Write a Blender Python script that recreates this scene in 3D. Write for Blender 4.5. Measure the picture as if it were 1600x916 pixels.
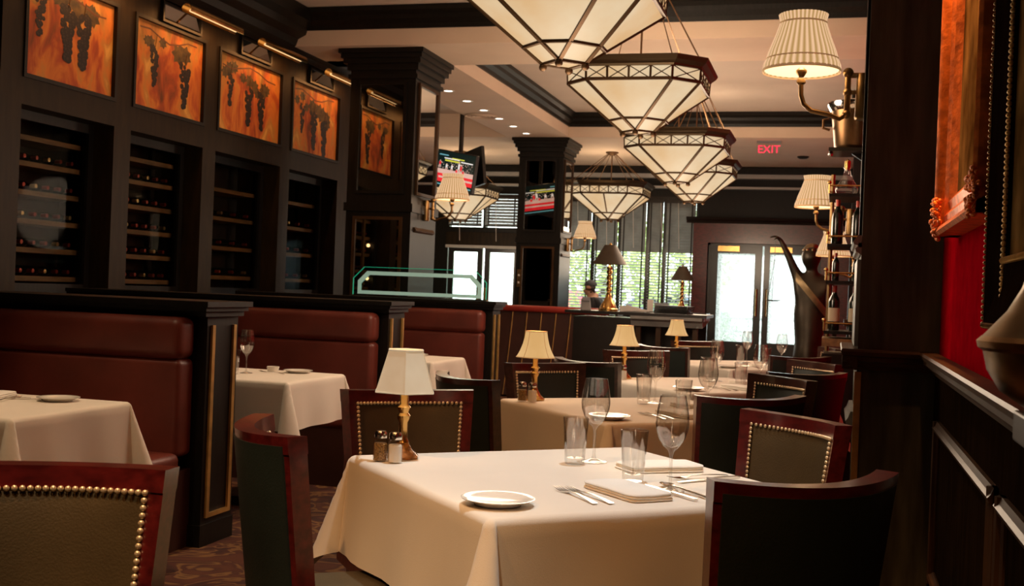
import bpy, bmesh, math, random
from mathutils import Vector, Matrix
random.seed(7)
R = math.radians
PI = math.pi
SC = bpy.context.scene
for o in list(bpy.data.objects):
    bpy.data.objects.remove(o, do_unlink=True)
C = SC.collection

# ------------------------------------------------------------------ camera, world, exposure
cam_d = bpy.data.cameras.new('camera')
cam = bpy.data.objects.new('camera', cam_d)
C.objects.link(cam)
cam_d.sensor_width = 36.0
cam_d.lens = 1810.0 / 1600.0 * 36.0
cam_d.clip_start = 0.05
cam_d.clip_end = 200
yaw, pit, rol = R(15.556), R(-0.184), R(2.255)
fw = Vector((-math.sin(yaw) * math.cos(pit), math.cos(yaw) * math.cos(pit), math.sin(pit)))
r0 = Vector((math.cos(yaw), math.sin(yaw), 0))
u0 = r0.cross(fw)
cr = r0 * math.cos(rol) + u0 * math.sin(rol)
cu = -r0 * math.sin(rol) + u0 * math.cos(rol)
cam.matrix_world = Matrix(((cr.x, cu.x, -fw.x, 0), (cr.y, cu.y, -fw.y, 0), (cr.z, cu.z, -fw.z, 1.24), (0, 0, 0, 1)))
cam_d.dof.use_dof = True
cam_d.dof.focus_distance = 3.3
cam_d.dof.aperture_fstop = 11.0
SC.camera = cam

world = bpy.data.worlds.new('world')
SC.world = world
world.use_nodes = True
bg = world.node_tree.nodes['Background']
bg.inputs[0].default_value = (0.93, 1.0, 0.97, 1)
bg.inputs[1].default_value = 5.5

vs = SC.view_settings
vs.view_transform = 'Standard'
vs.look = 'None'
vs.exposure = 0.0
vs.gamma = 1.0
vs.use_curve_mapping = False

WARM = (1.0, 0.64, 0.34)
AMBER = (1.0, 0.56, 0.25)
SOFT = (1.0, 0.75, 0.53)
REDDISH = (1.0, 0.42, 0.13)
GAIN = {'chandelier_lamp': 1.0, 'downlight': 1.35, 'recessed_lamp': 2.0, 'picture_lamp': 1.2, 'sconce_lamp': 1.3}

# ------------------------------------------------------------------ materials
MATS = {}


def nodes_of(name):
    m = bpy.data.materials.new(name)
    m.use_nodes = True
    nt = m.node_tree
    b = nt.nodes['Principled BSDF']
    MATS[name] = m
    return m, nt, b


def mat(name, col, rough=0.5, metal=0.0, var=0.0, vscale=8.0, bump=0.0, bscale=60.0, coat=0.0,
        emit=0.0, ecol=None, ebase=None, stretch=None, sheen=0.0, spec=None, col2=None):
    m, nt, b = nodes_of(name)
    b.inputs['Base Color'].default_value = (*col, 1)
    b.inputs['Roughness'].default_value = rough
    b.inputs['Metallic'].default_value = metal
    if coat:
        b.inputs['Coat Weight'].default_value = coat
        b.inputs['Coat Roughness'].default_value = 0.15
    if sheen:
        b.inputs['Sheen Weight'].default_value = sheen
    if spec is not None:
        b.inputs['Specular IOR Level'].default_value = spec
    if emit:
        b.inputs['Emission Color'].default_value = (*(ecol or col), 1)
        b.inputs['Emission Strength'].default_value = emit
    if var or bump or col2:
        tc = nt.nodes.new('ShaderNodeTexCoord')
        mp = nt.nodes.new('ShaderNodeMapping')
        nt.links.new(tc.outputs['Object'], mp.inputs[0])
        if stretch:
            mp.inputs['Scale'].default_value = stretch
    if var or col2:
        n = nt.nodes.new('ShaderNodeTexNoise')
        n.inputs['Scale'].default_value = vscale
        n.inputs['Detail'].default_value = 5
        nt.links.new(mp.outputs[0], n.inputs['Vector'])
        rmp = nt.nodes.new('ShaderNodeValToRGB')
        a = tuple(c * (1 - var) for c in col)
        d = col2 or tuple(min(1, c * (1 + var)) for c in col)
        rmp.color_ramp.elements[0].color = (*a, 1)
        rmp.color_ramp.elements[1].color = (*d, 1)
        rmp.color_ramp.elements[0].position = 0.33
        rmp.color_ramp.elements[1].position = 0.68
        nt.links.new(n.outputs['Fac'], rmp.inputs[0])
        if ebase is None:
            nt.links.new(rmp.outputs[0], b.inputs['Base Color'])
        else:
            b.inputs['Base Color'].default_value = (*ebase, 1)
        if emit:
            nt.links.new(rmp.outputs[0], b.inputs['Emission Color'])
    if bump:
        n2 = nt.nodes.new('ShaderNodeTexNoise')
        n2.inputs['Scale'].default_value = bscale
        n2.inputs['Detail'].default_value = 3
        nt.links.new(mp.outputs[0], n2.inputs['Vector'])
        bp = nt.nodes.new('ShaderNodeBump')
        bp.inputs['Strength'].default_value = bump
        bp.inputs['Distance'].default_value = 0.004
        nt.links.new(n2.outputs['Fac'], bp.inputs['Height'])
        nt.links.new(bp.outputs[0], b.inputs['Normal'])
    return m


def thin_glass(name, tint=(1, 1, 1), refl=1.0, ior=1.45, haze=0.0, edge=1.0, power=4.0):
    m = bpy.data.materials.new(name)
    m.use_nodes = True
    nt = m.node_tree
    nt.nodes.remove(nt.nodes['Principled BSDF'])
    out = nt.nodes['Material Output']
    tr = nt.nodes.new('ShaderNodeBsdfTransparent')
    tr.inputs[0].default_value = (*tint, 1)
    gl = nt.nodes.new('ShaderNodeBsdfGlossy')
    gl.inputs['Roughness'].default_value = 0.03
    gl.inputs[0].default_value = (refl, refl, refl, 1)
    lw = nt.nodes.new('ShaderNodeLayerWeight')
    lw.inputs[0].default_value = 0.5
    pw = nt.nodes.new('ShaderNodeMath')
    pw.operation = 'POWER'
    pw.inputs[1].default_value = power
    nt.links.new(lw.outputs['Facing'], pw.inputs[0])
    fr = nt.nodes.new('ShaderNodeMapRange')
    fr.inputs[3].default_value = ((ior - 1) / (ior + 1)) ** 2
    fr.inputs[4].default_value = 0.75
    nt.links.new(pw.outputs[0], fr.inputs[0])
    if edge < 1:
        tm = nt.nodes.new('ShaderNodeMixRGB')
        tm.inputs[1].default_value = (*tint, 1)
        tm.inputs[2].default_value = (*(c * edge for c in tint), 1)
        p3 = nt.nodes.new('ShaderNodeMath')
        p3.operation = 'POWER'
        p3.inputs[1].default_value = 3.0
        nt.links.new(lw.outputs['Facing'], p3.inputs[0])
        nt.links.new(p3.outputs[0], tm.inputs[0])
        nt.links.new(tm.outputs[0], tr.inputs[0])
    mx = nt.nodes.new('ShaderNodeMixShader')
    nt.links.new(fr.outputs[0], mx.inputs[0])
    nt.links.new(tr.outputs[0], mx.inputs[1])
    nt.links.new(gl.outputs[0], mx.inputs[2])
    last = mx
    if haze:
        df = nt.nodes.new('ShaderNodeBsdfTranslucent')
        df.inputs[0].default_value = (0.93, 0.98, 0.97, 1)
        d2 = nt.nodes.new('ShaderNodeBsdfDiffuse')
        d2.inputs[0].default_value = (0.6, 0.66, 0.66, 1)
        a = nt.nodes.new('ShaderNodeMixShader')
        a.inputs[0].default_value = 0.35
        nt.links.new(df.outputs[0], a.inputs[1])
        nt.links.new(d2.outputs[0], a.inputs[2])
        m2 = nt.nodes.new('ShaderNodeMixShader')
        tc = nt.nodes.new('ShaderNodeTexCoord')
        n = nt.nodes.new('ShaderNodeTexNoise')
        n.inputs['Scale'].default_value = 45
        n.inputs['Detail'].default_value = 4
        nt.links.new(tc.outputs['Object'], n.inputs['Vector'])
        mr = nt.nodes.new('ShaderNodeMapRange')
        mr.inputs[1].default_value = 0.35
        mr.inputs[2].default_value = 0.65
        mr.inputs[3].default_value = haze * 0.45
        mr.inputs[4].default_value = min(1, haze * 1.4)
        nt.links.new(n.outputs['Fac'], mr.inputs[0])
        nt.links.new(mr.outputs[0], m2.inputs[0])
        nt.links.new(mx.outputs[0], m2.inputs[1])
        nt.links.new(a.outputs[0], m2.inputs[2])
        last = m2
    nt.links.new(last.outputs[0], out.inputs[0])
    MATS[name] = m
    return m


def build_materials():
    mat('wood_dark', (0.0070, 0.0060, 0.0044), 0.45, var=0.45, vscale=5, stretch=(9, 9, 1.2), spec=0.3)
    mat('wood_wall', (0.020, 0.0115, 0.0035), 0.5, var=0.3, vscale=4, stretch=(6, 6, 1), spec=0.22)
    mat('wood_red', (0.090, 0.008, 0.008), 0.28, var=0.4, vscale=6, stretch=(3, 8, 8), coat=0.6)
    mat('wood_pier', (0.075, 0.075, 0.055), 0.6, var=0.4, vscale=3, stretch=(6, 6, 0.8), spec=0.12)
    mat('wood_black', (0.012, 0.009, 0.007), 0.35, var=0.3, vscale=6, coat=0.3)
    mat('wood_trim', (0.055, 0.027, 0.011), 0.42, var=0.3, vscale=6, spec=0.25)
    mat('wood_rough', (0.012, 0.006, 0.0035), 0.9, var=0.3, vscale=9, stretch=(6, 6, 1), spec=0.0)
    mat('wood_chair_dark', (0.045, 0.014, 0.009), 0.28, var=0.4, vscale=6, stretch=(3, 8, 8), coat=0.5)
    mat('wood_wainscot', (0.016, 0.009, 0.0045), 0.6, var=0.3, vscale=4, stretch=(6, 6, 1), spec=0.0)
    mat('trim_grey', (0.26, 0.27, 0.26), 0.4, var=0.15)
    mat('header_white', (0.55, 0.55, 0.52), 0.5, var=0.05)
    mat('ceiling_paint', (0.66, 0.55, 0.45), 0.85, var=0.04, vscale=2)
    mat('soffit_paint', (0.78, 0.61, 0.46), 0.85, var=0.04, vscale=2)
    mat('red_paint', (0.45, 0.002, 0.012), 0.95, var=0.15, vscale=12, spec=0.0)
    mat('leather_red', (0.150, 0.030, 0.019), 0.42, var=0.18, vscale=5, bump=0.15, bscale=160)
    mat('leather_cap', (0.32, 0.03, 0.02), 0.4, var=0.15, vscale=5)
    mat('leather_maroon', (0.050, 0.016, 0.010), 0.45, var=0.18, vscale=5, bump=0.15, bscale=160)
    mat('leather_olive', (0.070, 0.048, 0.021), 0.5, var=0.2, vscale=7, bump=0.25, bscale=220)
    mat('leather_black', (0.014, 0.022, 0.019), 0.48, var=0.2, vscale=7, bump=0.15, bscale=220)
    mat('linen', (0.83, 0.755, 0.65), 0.9, var=0.03, vscale=3, bump=0.12, bscale=420, sheen=0.2)
    mat('linen_napkin', (0.90, 0.86, 0.79), 0.9, var=0.03, bump=0.2, bscale=420)
    mat('china', (0.86, 0.82, 0.74), 0.12, coat=0.5)
    mat('steel', (0.75, 0.72, 0.68), 0.18, 1.0)
    mat('chrome', (0.8, 0.8, 0.8), 0.12, 1.0)
    mat('brass', (0.62, 0.38, 0.13), 0.25, 1.0, var=0.15, vscale=12)
    mat('brass_old', (0.30, 0.18, 0.075), 0.35, 1.0, var=0.3, vscale=14)
    mat('gold_trim', (0.62, 0.38, 0.12), 0.38, 0.5, var=0.25, vscale=10)
    mat('gold_leaf', (0.78, 0.20, 0.04), 0.38, 0.45, var=0.4, vscale=22, bump=0.5, bscale=50)
    mat('nail', (0.90, 0.72, 0.48), 0.3, 0.55)
    mat('bronze', (0.035, 0.026, 0.017), 0.4, 0.7, var=0.3, vscale=8)
    mat('bronze_light', (0.22, 0.155, 0.085), 0.33, 1.0, var=0.3, vscale=9)
    mat('copper', (0.27, 0.15, 0.07), 0.3, 1.0, var=0.25, vscale=9)
    mat('came', (0.085, 0.046, 0.020), 0.45, 0.7)
    mat('rim_metal', (0.10, 0.068, 0.035), 0.38, 0.7)
    mat('rod', (0.20, 0.11, 0.05), 0.4, 0.7)
    mat('pane_glass', (0.90, 0.55, 0.25), 0.35, emit=0.74, ebase=(0.05, 0.04, 0.03), col2=(1.0, 0.78, 0.50), vscale=2.2, spec=0.15)
    mat('shade_amber', (0.74, 0.43, 0.16), 0.8, emit=0.88, ebase=(0.07, 0.05, 0.03), col2=(0.88, 0.56, 0.25), vscale=5)
    mat('shade_inside', (0.5, 0.4, 0.27), 0.8, emit=0.9, ecol=(1.0, 0.76, 0.45))
    mat('picture_bulb', (0.5, 0.3, 0.1), 0.5, emit=1.1, ecol=(1.0, 0.62, 0.28))
    mat('shade_cream', (0.80, 0.62, 0.38), 0.85, emit=0.30, ebase=(0.55, 0.48, 0.37), col2=(0.90, 0.76, 0.52), vscale=14, var=0.1)
    mat('shade_band', (0.62, 0.40, 0.20), 0.8, emit=0.25, ecol=(0.75, 0.42, 0.18))
    mat('shade_dark', (0.055, 0.040, 0.024), 0.6, var=0.2)
    mat('bulb', (1, 0.9, 0.75), 0.5, emit=9.0, ecol=(1.0, 0.86, 0.66))
    mat('downlight_lens', (1, 0.95, 0.85), 0.5, emit=5.0, ecol=(1.0, 0.9, 0.74))
    mat('white_plastic', (0.75, 0.72, 0.66), 0.5)
    mat('mirror', (0.80, 0.80, 0.78), 0.015, 1.0)
    mat('mirror_antique', (0.46, 0.44, 0.40), 0.02, 1.0, var=0.12, vscale=6)
    mat('black_plastic', (0.01, 0.01, 0.011), 0.3)
    mat('grey_plastic', (0.24, 0.25, 0.26), 0.45)
    mat('paper', (0.75, 0.73, 0.68), 0.8, var=0.05)
    mat('exit_red', (1.0, 0.02, 0.06), 0.5, emit=1.6, ecol=(1.0, 0.02, 0.07))
    mat('tv_dark', (0.004, 0.006, 0.006), 0.2, emit=1.0, ecol=(0.004, 0.012, 0.010))
    mat('tv_red', (0.6, 0.02, 0.02), 0.3, emit=1.0, ecol=(0.75, 0.02, 0.03))
    mat('tv_pink', (0.6, 0.4, 0.35), 0.3, emit=0.8, ecol=(0.75, 0.50, 0.42))
    mat('tv_white', (0.8, 0.8, 0.8), 0.3, emit=0.8, ecol=(0.9, 0.88, 0.85))
    mat('tv_yellow', (0.7, 0.7, 0.1), 0.3, emit=0.8, ecol=(0.65, 0.68, 0.06))
    mat('tv_grey', (0.1, 0.12, 0.12), 0.3, emit=0.8, ecol=(0.07, 0.085, 0.08))
    mat('tv_teal', (0.1, 0.3, 0.35), 0.3, emit=0.8, ecol=(0.15, 0.42, 0.50))
    mat('paint_grape', (0.006, 0.003, 0.003), 0.6)
    mat('paint_grape_light', (0.030, 0.015, 0.010), 0.6)
    mat('paint_leaf', (0.085, 0.050, 0.010), 0.6, var=0.6, vscale=20)
    mat('paint_stem', (0.14, 0.045, 0.012), 0.6)
    mat('canvas_dim', (0.10, 0.05, 0.015), 0.7, var=0.5, vscale=5, col2=(0.22, 0.13, 0.045), spec=0.0)
    mat('bottle_glass', (0.010, 0.013, 0.008), 0.12, coat=0.5)
    mat('bottle_foil', (0.32, 0.045, 0.03), 0.3, 0.6)
    mat('bottle_foil_gold', (0.60, 0.42, 0.18), 0.3, 0.8)
    mat('bottle_label', (0.62, 0.52, 0.36), 0.7)
    mat('cabinet_inside', (0.030, 0.016, 0.008), 0.7, var=0.3)
    mat('shelf_wood', (0.24, 0.135, 0.055), 0.5, var=0.3, vscale=5, stretch=(6, 1, 6))
    mat('blind', (0.25, 0.26, 0.25), 0.55, var=0.15)
    mat('blind_tape', (0.02, 0.018, 0.016), 0.6)
    mat('hair', (0.03, 0.02, 0.015), 0.7)
    mat('skin', (0.45, 0.25, 0.17), 0.6)
    mat('jacket', (0.016, 0.017, 0.020), 0.8)
    mat('cap', (0.028, 0.030, 0.036), 0.8)
    mat('leaf', (0.34, 0.50, 0.12), 0.6, var=0.4, vscale=3, col2=(0.62, 0.72, 0.26))
    mat('leaf_dark', (0.14, 0.30, 0.09), 0.6, var=0.5, vscale=3)
    mat('bark', (0.08, 0.06, 0.04), 0.9, var=0.3)
    mat('paving', (0.60, 0.60, 0.57), 0.9, var=0.1)
    mat('car_blue', (0.10, 0.16, 0.26), 0.3, coat=0.6)
    mat('car_red', (0.55, 0.03, 0.05), 0.3, coat=0.6)
    mat('car_glass', (0.02, 0.025, 0.03), 0.1)
    mat('rubber', (0.012, 0.012, 0.012), 0.8)
    mat('amber_resin', (0.30, 0.13, 0.03), 0.2, 0.3, var=0.6, vscale=60, coat=0.6, bump=0.6, bscale=90)
    mat('pepper', (0.30, 0.19, 0.08), 0.9, var=0.7, vscale=260)
    mat('salt', (0.85, 0.82, 0.76), 0.9)
    mat('pink_leather', (0.45, 0.10, 0.09), 0.5)
    thin_glass("glass", (0.975, 0.97, 0.96), 1.0, 2.1, edge=0.68)
    thin_glass('glass_clear', (0.99, 0.985, 0.97), 0.8, 1.4, edge=0.9)
    thin_glass('glass_window', (0.80, 0.80, 0.77), 1.0, 1.1, power=14.0)
    thin_glass('glass_pane_far', (0.97, 1.0, 0.99), 0.6, 1.3)
    thin_glass('glass_frost', (0.9, 0.96, 0.96), 0.4, 1.3, haze=0.55)
    thin_glass('glass_screen', (0.88, 0.97, 0.95), 1.0, 1.45)
    thin_glass('glass_etched', (0.85, 0.95, 0.92), 0.5, 1.3, haze=1.1)
    mat('glass_edge_glow', (0.02, 0.42, 0.24), 0.2, emit=0.30, ecol=(0.03, 0.62, 0.34))  # daylight carried to the glass edge, painted as emission
    mat('glass_etched_glow', (0.35, 0.45, 0.40), 0.6, emit=0.24, ecol=(0.55, 0.95, 0.74))  # daylight scattered by the etching, painted as emission
    # painted canvas: streaks of brown-red, orange and ochre
    m, nt, b = nodes_of('canvas')
    b.inputs['Roughness'].default_value = 0.7
    tc = nt.nodes.new('ShaderNodeTexCoord')
    oi = nt.nodes.new('ShaderNodeObjectInfo')
    mp = nt.nodes.new('ShaderNodeMapping')
    mp.inputs['Scale'].default_value = (1, 1.7, 0.8)
    nt.links.new(tc.outputs['Object'], mp.inputs[0])
    cmb = nt.nodes.new('ShaderNodeVectorMath')
    cmb.operation = 'ADD'
    nt.links.new(mp.outputs[0], cmb.inputs[0])
    nt.links.new(oi.outputs['Location'], cmb.inputs[1])
    n1 = nt.nodes.new('ShaderNodeTexNoise')
    n1.inputs['Scale'].default_value = 3.3
    n1.inputs['Detail'].default_value = 6
    n1.inputs['Distortion'].default_value = 0.8
    nt.links.new(cmb.outputs[0], n1.inputs['Vector'])
    r1 = nt.nodes.new('ShaderNodeValToRGB')
    r1.color_ramp.elements[0].position = 0.30
    r1.color_ramp.elements[0].color = (0.16, 0.045, 0.010, 1)
    r1.color_ramp.elements[1].position = 0.72
    r1.color_ramp.elements[1].color = (0.78, 0.42, 0.085, 1)
    for p, c in ((0.42, (0.44, 0.075, 0.012, 1)), (0.53, (0.68, 0.21, 0.025, 1)), (0.62, (0.55, 0.24, 0.04, 1))):
        e = r1.color_ramp.elements.new(p)
        e.color = c
    nt.links.new(n1.outputs['Fac'], r1.inputs[0])
    n2 = nt.nodes.new('ShaderNodeTexNoise')
    n2.inputs['Scale'].default_value = 5
    n2.inputs['Detail'].default_value = 4
    nt.links.new(cmb.outputs[0], n2.inputs['Vector'])
    sx = nt.nodes.new('ShaderNodeSeparateXYZ')
    nt.links.new(tc.outputs['Object'], sx.inputs[0])
    ad = nt.nodes.new('ShaderNodeMath')
    ad.operation = 'ADD'
    nt.links.new(n2.outputs['Fac'], ad.inputs[0])
    nt.links.new(sx.outputs['Z'], ad.inputs[1])
    mr = nt.nodes.new('ShaderNodeMapRange')
    mr.inputs[1].default_value = 1.02
    mr.inputs[2].default_value = 1.25
    mr.inputs[4].default_value = 0.7
    nt.links.new(ad.outputs[0], mr.inputs[0])
    mx = nt.nodes.new('ShaderNodeMixRGB')
    mx.inputs[2].default_value = (0.16, 0.105, 0.022, 1)
    nt.links.new(mr.outputs[0], mx.inputs[0])
    nt.links.new(r1.outputs[0], mx.inputs[1])
    nt.links.new(mx.outputs[0], b.inputs['Base Color'])
    # pleated cloth: bright crests and dim valleys of the folds painted into the emission
    m, nt, b = nodes_of('shade_lit')
    b.inputs['Roughness'].default_value = 0.8
    b.inputs['Base Color'].default_value = (0.10, 0.07, 0.045, 1)
    tc = nt.nodes.new('ShaderNodeTexCoord')
    sx = nt.nodes.new('ShaderNodeSeparateXYZ')
    nt.links.new(tc.outputs['Object'], sx.inputs[0])

    def mth(op, a, bb=None, val=None):
        n_ = nt.nodes.new('ShaderNodeMath')
        n_.operation = op
        nt.links.new(a, n_.inputs[0])
        if bb is not None:
            nt.links.new(bb, n_.inputs[1])
        if val is not None:
            n_.inputs[1].default_value = val
        return n_.outputs[0]
    ang = mth('ARCTAN2', sx.outputs['Y'], mth('SUBTRACT', sx.outputs['X'], None, 0.27))
    wv = mth('COSINE', mth('MULTIPLY', ang, None, 36.0))
    r1 = nt.nodes.new('ShaderNodeMapRange')
    r1.inputs[1].default_value = -1
    nt.links.new(wv, r1.inputs[0])
    mx = nt.nodes.new('ShaderNodeMixRGB')
    mx.inputs[1].default_value = (0.46, 0.27, 0.09, 1)
    mx.inputs[2].default_value = (0.92, 0.58, 0.34, 1)
    nt.links.new(r1.outputs[0], mx.inputs[0])
    nt.links.new(mx.outputs[0], b.inputs['Emission Color'])
    b.inputs['Emission Strength'].default_value = 0.95
    # carpet
    m, nt, b = nodes_of('carpet')
    b.inputs['Roughness'].default_value = 0.95
    tc = nt.nodes.new('ShaderNodeTexCoord')
    n1 = nt.nodes.new('ShaderNodeTexNoise')
    n1.inputs['Scale'].default_value = 3.2
    n1.inputs['Detail'].default_value = 2
    n1.inputs['Distortion'].default_value = 2.6
    nt.links.new(tc.outputs['Object'], n1.inputs['Vector'])
    r1 = nt.nodes.new('ShaderNodeValToRGB')
    cr_ = r1.color_ramp
    cr_.elements[0].position = 0.36
    cr_.elements[0].color = (0.050, 0.009, 0.004, 1)
    cr_.elements[1].position = 0.66
    cr_.elements[1].color = (0.120, 0.028, 0.008, 1)
    for p, c in ((0.46, (0.09, 0.016, 0.006, 1)), (0.485, (0.25, 0.12, 0.034, 1)), (0.53, (0.23, 0.10, 0.028, 1)), (0.56, (0.08, 0.015, 0.006, 1))):
        e = cr_.elements.new(p)
        e.color = c
    nt.links.new(n1.outputs['Fac'], r1.inputs[0])
    n2 = nt.nodes.new('ShaderNodeTexNoise')
    n2.inputs['Scale'].default_value = 260
    nt.links.new(tc.outputs['Object'], n2.inputs['Vector'])
    mx = nt.nodes.new('ShaderNodeMixRGB')
    mx.blend_type = 'MULTIPLY'
    mx.inputs[0].default_value = 0.55
    nt.links.new(r1.outputs[0], mx.inputs[1])
    nt.links.new(n2.outputs['Fac'], mx.inputs[2])
    nt.links.new(mx.outputs[0], b.inputs['Base Color'])


build_materials()


# ------------------------------------------------------------------ mesh helpers
class MB:
    def __init__(self):
        self.v, self.f, self.mi = [], [], []

    def add(self, vs_, fs, m=0):
        o = len(self.v)
        self.v += [tuple(x) for x in vs_]
        for f in fs:
            self.f.append(tuple(i + o for i in f))
            self.mi.append(m)
        return self

    def box(self, x0, x1, y0, y1, z0, z1, m=0):
        return self.add([(x0, y0, z0), (x1, y0, z0), (x1, y1, z0), (x0, y1, z0), (x0, y0, z1), (x1, y0, z1), (x1, y1, z1), (x0, y1, z1)],
                        [(0, 3, 2, 1), (4, 5, 6, 7), (0, 1, 5, 4), (1, 2, 6, 5), (2, 3, 7, 6), (3, 0, 4, 7)], m)

    def frustum(self, c, a, b, z0, z1, c2=None, m=0):
        x, y = c
        x2, y2 = c2 or c
        return self.add([(x - a[0], y - a[1], z0), (x + a[0], y - a[1], z0), (x + a[0], y + a[1], z0), (x - a[0], y + a[1], z0),
                         (x2 - b[0], y2 - b[1], z1), (x2 + b[0], y2 - b[1], z1), (x2 + b[0], y2 + b[1], z1), (x2 - b[0], y2 + b[1], z1)],
                        [(0, 3, 2, 1), (4, 5, 6, 7), (0, 1, 5, 4), (1, 2, 6, 5), (2, 3, 7, 6), (3, 0, 4, 7)], m)

    def lathe(self, prof, n=24, c=(0, 0, 0), m=0, mod=None, cap=True, rot=0.0):
        vs_ = []
        for k, (r, z) in enumerate(prof):
            for i in range(n):
                a = 2 * PI * i / n + rot
                rr = r * (mod(a, k, z) if mod else 1)
                vs_.append((c[0] + rr * math.cos(a), c[1] + rr * math.sin(a), c[2] + z))
        fs = []
        for k in range(len(prof) - 1):
            for i in range(n):
                j = (i + 1) % n
                fs.append((k * n + i, k * n + j, (k + 1) * n + j, (k + 1) * n + i))
        if cap:
            if prof[0][0] > 1e-4:
                fs.append(tuple(range(n - 1, -1, -1)))
            if prof[-1][0] > 1e-4:
                b = (len(prof) - 1) * n
                fs.append(tuple(b + i for i in range(n)))
        return self.add(vs_, fs, m)

    def tube(self, pts, r, n=8, m=0, closed=False):
        pts = [Vector(p) for p in pts]
        rs = r if isinstance(r, (list, tuple)) else [r] * len(pts)
        vs_, fs = [], []
        N = len(pts)
        prev = None
        for k, p in enumerate(pts):
            if closed:
                t = (pts[(k + 1) % N] - pts[k - 1]).normalized()
            else:
                t = (pts[min(k + 1, N - 1)] - pts[max(k - 1, 0)]).normalized()
            if prev is None:
                a = t.orthogonal().normalized()
            else:
                a = (prev - t * prev.dot(t)).normalized()
            prev = a
            b = t.cross(a)
            for i in range(n):
                q = 2 * PI * i / n
                vs_.append(p + (a * math.cos(q) + b * math.sin(q)) * rs[k])
        for k in range(N if closed else N - 1):
            for i in range(n):
                j = (i + 1) % n
                k2 = (k + 1) % N
                fs.append((k * n + i, k * n + j, k2 * n + j, k2 * n + i))
        if not closed:
            fs.append(tuple(range(n - 1, -1, -1)))
            fs.append(tuple((N - 1) * n + i for i in range(n)))
        return self.add(vs_, fs, m)

    def bar(self, p, q, w, h=None, m=0, up=(0, 0, 1)):
        p, q = Vector(p), Vector(q)
        h = h or w
        t = (q - p).normalized()
        s = t.cross(Vector(up))
        if s.length < 1e-4:
            s = t.cross(Vector((0, 1, 0)))
        s.normalize()
        u = s.cross(t)
        vs_ = []
        for e in (p, q):
            for a, b in ((-1, -1), (1, -1), (1, 1), (-1, 1)):
                vs_.append(e + s * a * w / 2 + u * b * h / 2)
        return self.add(vs_, [(0, 1, 2, 3), (7, 6, 5, 4), (0, 4, 5, 1), (1, 5, 6, 2), (2, 6, 7, 3), (3, 7, 4, 0)], m)

    def extrude(self, prof, p0, p1, out, up=(0, 0, 1), m=0):
        """profile (d, z) extruded from p0 to p1; d along out, z along up"""
        p0, p1, out, up = Vector(p0), Vector(p1), Vector(out), Vector(up)
        n = len(prof)
        vs_ = [p0 + out * d + up * z for d, z in prof] + [p1 + out * d + up * z for d, z in prof]
        fs = [(i, (i + 1) % n, n + (i + 1) % n, n + i) for i in range(n)]
        fs += [tuple(range(n - 1, -1, -1)), tuple(range(n, 2 * n))]
        return self.add(vs_, fs, m)

    def grid(self, fn, nu, nv, m=0, wrap=False):
        vs_ = [fn(i / nu, j / nv) for j in range(nv + 1) for i in range(nu + 1)]
        fs = [(j * (nu + 1) + i, j * (nu + 1) + i + 1, (j + 1) * (nu + 1) + i + 1, (j + 1) * (nu + 1) + i) for j in range(nv) for i in range(nu)]
        return self.add(vs_, fs, m)

    def sphere(self, c, r, n=12, k=8, m=0, sq=(1, 1, 1)):
        prof = []
        for j in range(k + 1):
            a = -PI / 2 + PI * j / k
            prof.append((max(1e-5, math.cos(a)), math.sin(a)))
        vs_ = []
        for rr, z in prof:
            for i in range(n):
                q = 2 * PI * i / n
                vs_.append((c[0] + r * sq[0] * rr * math.cos(q), c[1] + r * sq[1] * rr * math.sin(q), c[2] + r * sq[2] * z))
        fs = [(j * n + i, j * n + (i + 1) % n, (j + 1) * n + (i + 1) % n, (j + 1) * n + i) for j in range(k) for i in range(n)]
        return self.add(vs_, fs, m)

    def mesh(self, name, mats, smooth=False, bevel=0, bseg=2, fix=True):
        me = bpy.data.meshes.new(name)
        me.from_pydata([tuple(v) for v in self.v], [], self.f)
        mats = mats if isinstance(mats, (list, tuple)) else [mats]
        for x in mats:
            me.materials.append(MATS[x])
        for p, i in zip(me.polygons, self.mi):
            p.material_index = i
        if fix or bevel:
            bm = bmesh.new()
            bm.from_mesh(me)
            bmesh.ops.remove_doubles(bm, verts=bm.verts, dist=1e-5)
            bmesh.ops.recalc_face_normals(bm, faces=bm.faces)
            if bevel:
                es = [e for e in bm.edges if len(e.link_faces) == 2 and e.calc_face_angle(0) > 0.6]
                bmesh.ops.bevel(bm, geom=es, offset=bevel, segments=bseg, affect='EDGES', profile=0.5, clamp_overlap=True)
            bm.to_mesh(me)
            bm.free()
        if smooth:
            for p in me.polygons:
                p.use_smooth = True
            try:
                me.set_sharp_from_angle(angle=R(smooth if smooth is not True else 40))
            except Exception:
                pass
        return me

    def build(self, name, mats, parent=None, smooth=False, bevel=0, bseg=2, loc=None, rz=0, fix=True):
        return link(name, self.mesh(name, mats, smooth, bevel, bseg, fix), parent, loc, rz)


def link(name, me, parent=None, loc=None, rz=0):
    o = bpy.data.objects.new(name, me)
    C.objects.link(o)
    if parent:
        o.parent = parent
    if loc is not None:
        o.location = loc
    if rz:
        o.rotation_euler = (0, 0, rz)
    return o


def tag(o, label, cat, group=None):
    o['label'] = label
    o['category'] = cat
    if group:
        o['group'] = group
    return o


def thing(name, label, cat, loc=(0, 0, 0), rz=0, group=None):
    o = bpy.data.objects.new(name, None)
    C.objects.link(o)
    o.empty_display_size = 0.1
    o.location = loc
    o.rotation_euler = (0, 0, rz)
    return tag(o, label, cat, group)


def struct(o):
    o['kind'] = 'structure'
    return o


def stuff(o):
    o['kind'] = 'stuff'
    return o


def copy_tree(src, parent=None):
    c = src.copy()
    C.objects.link(c)
    if parent:
        c.parent = parent
    for ch in list(src.children):
        copy_tree(ch, c)
    return c


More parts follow.
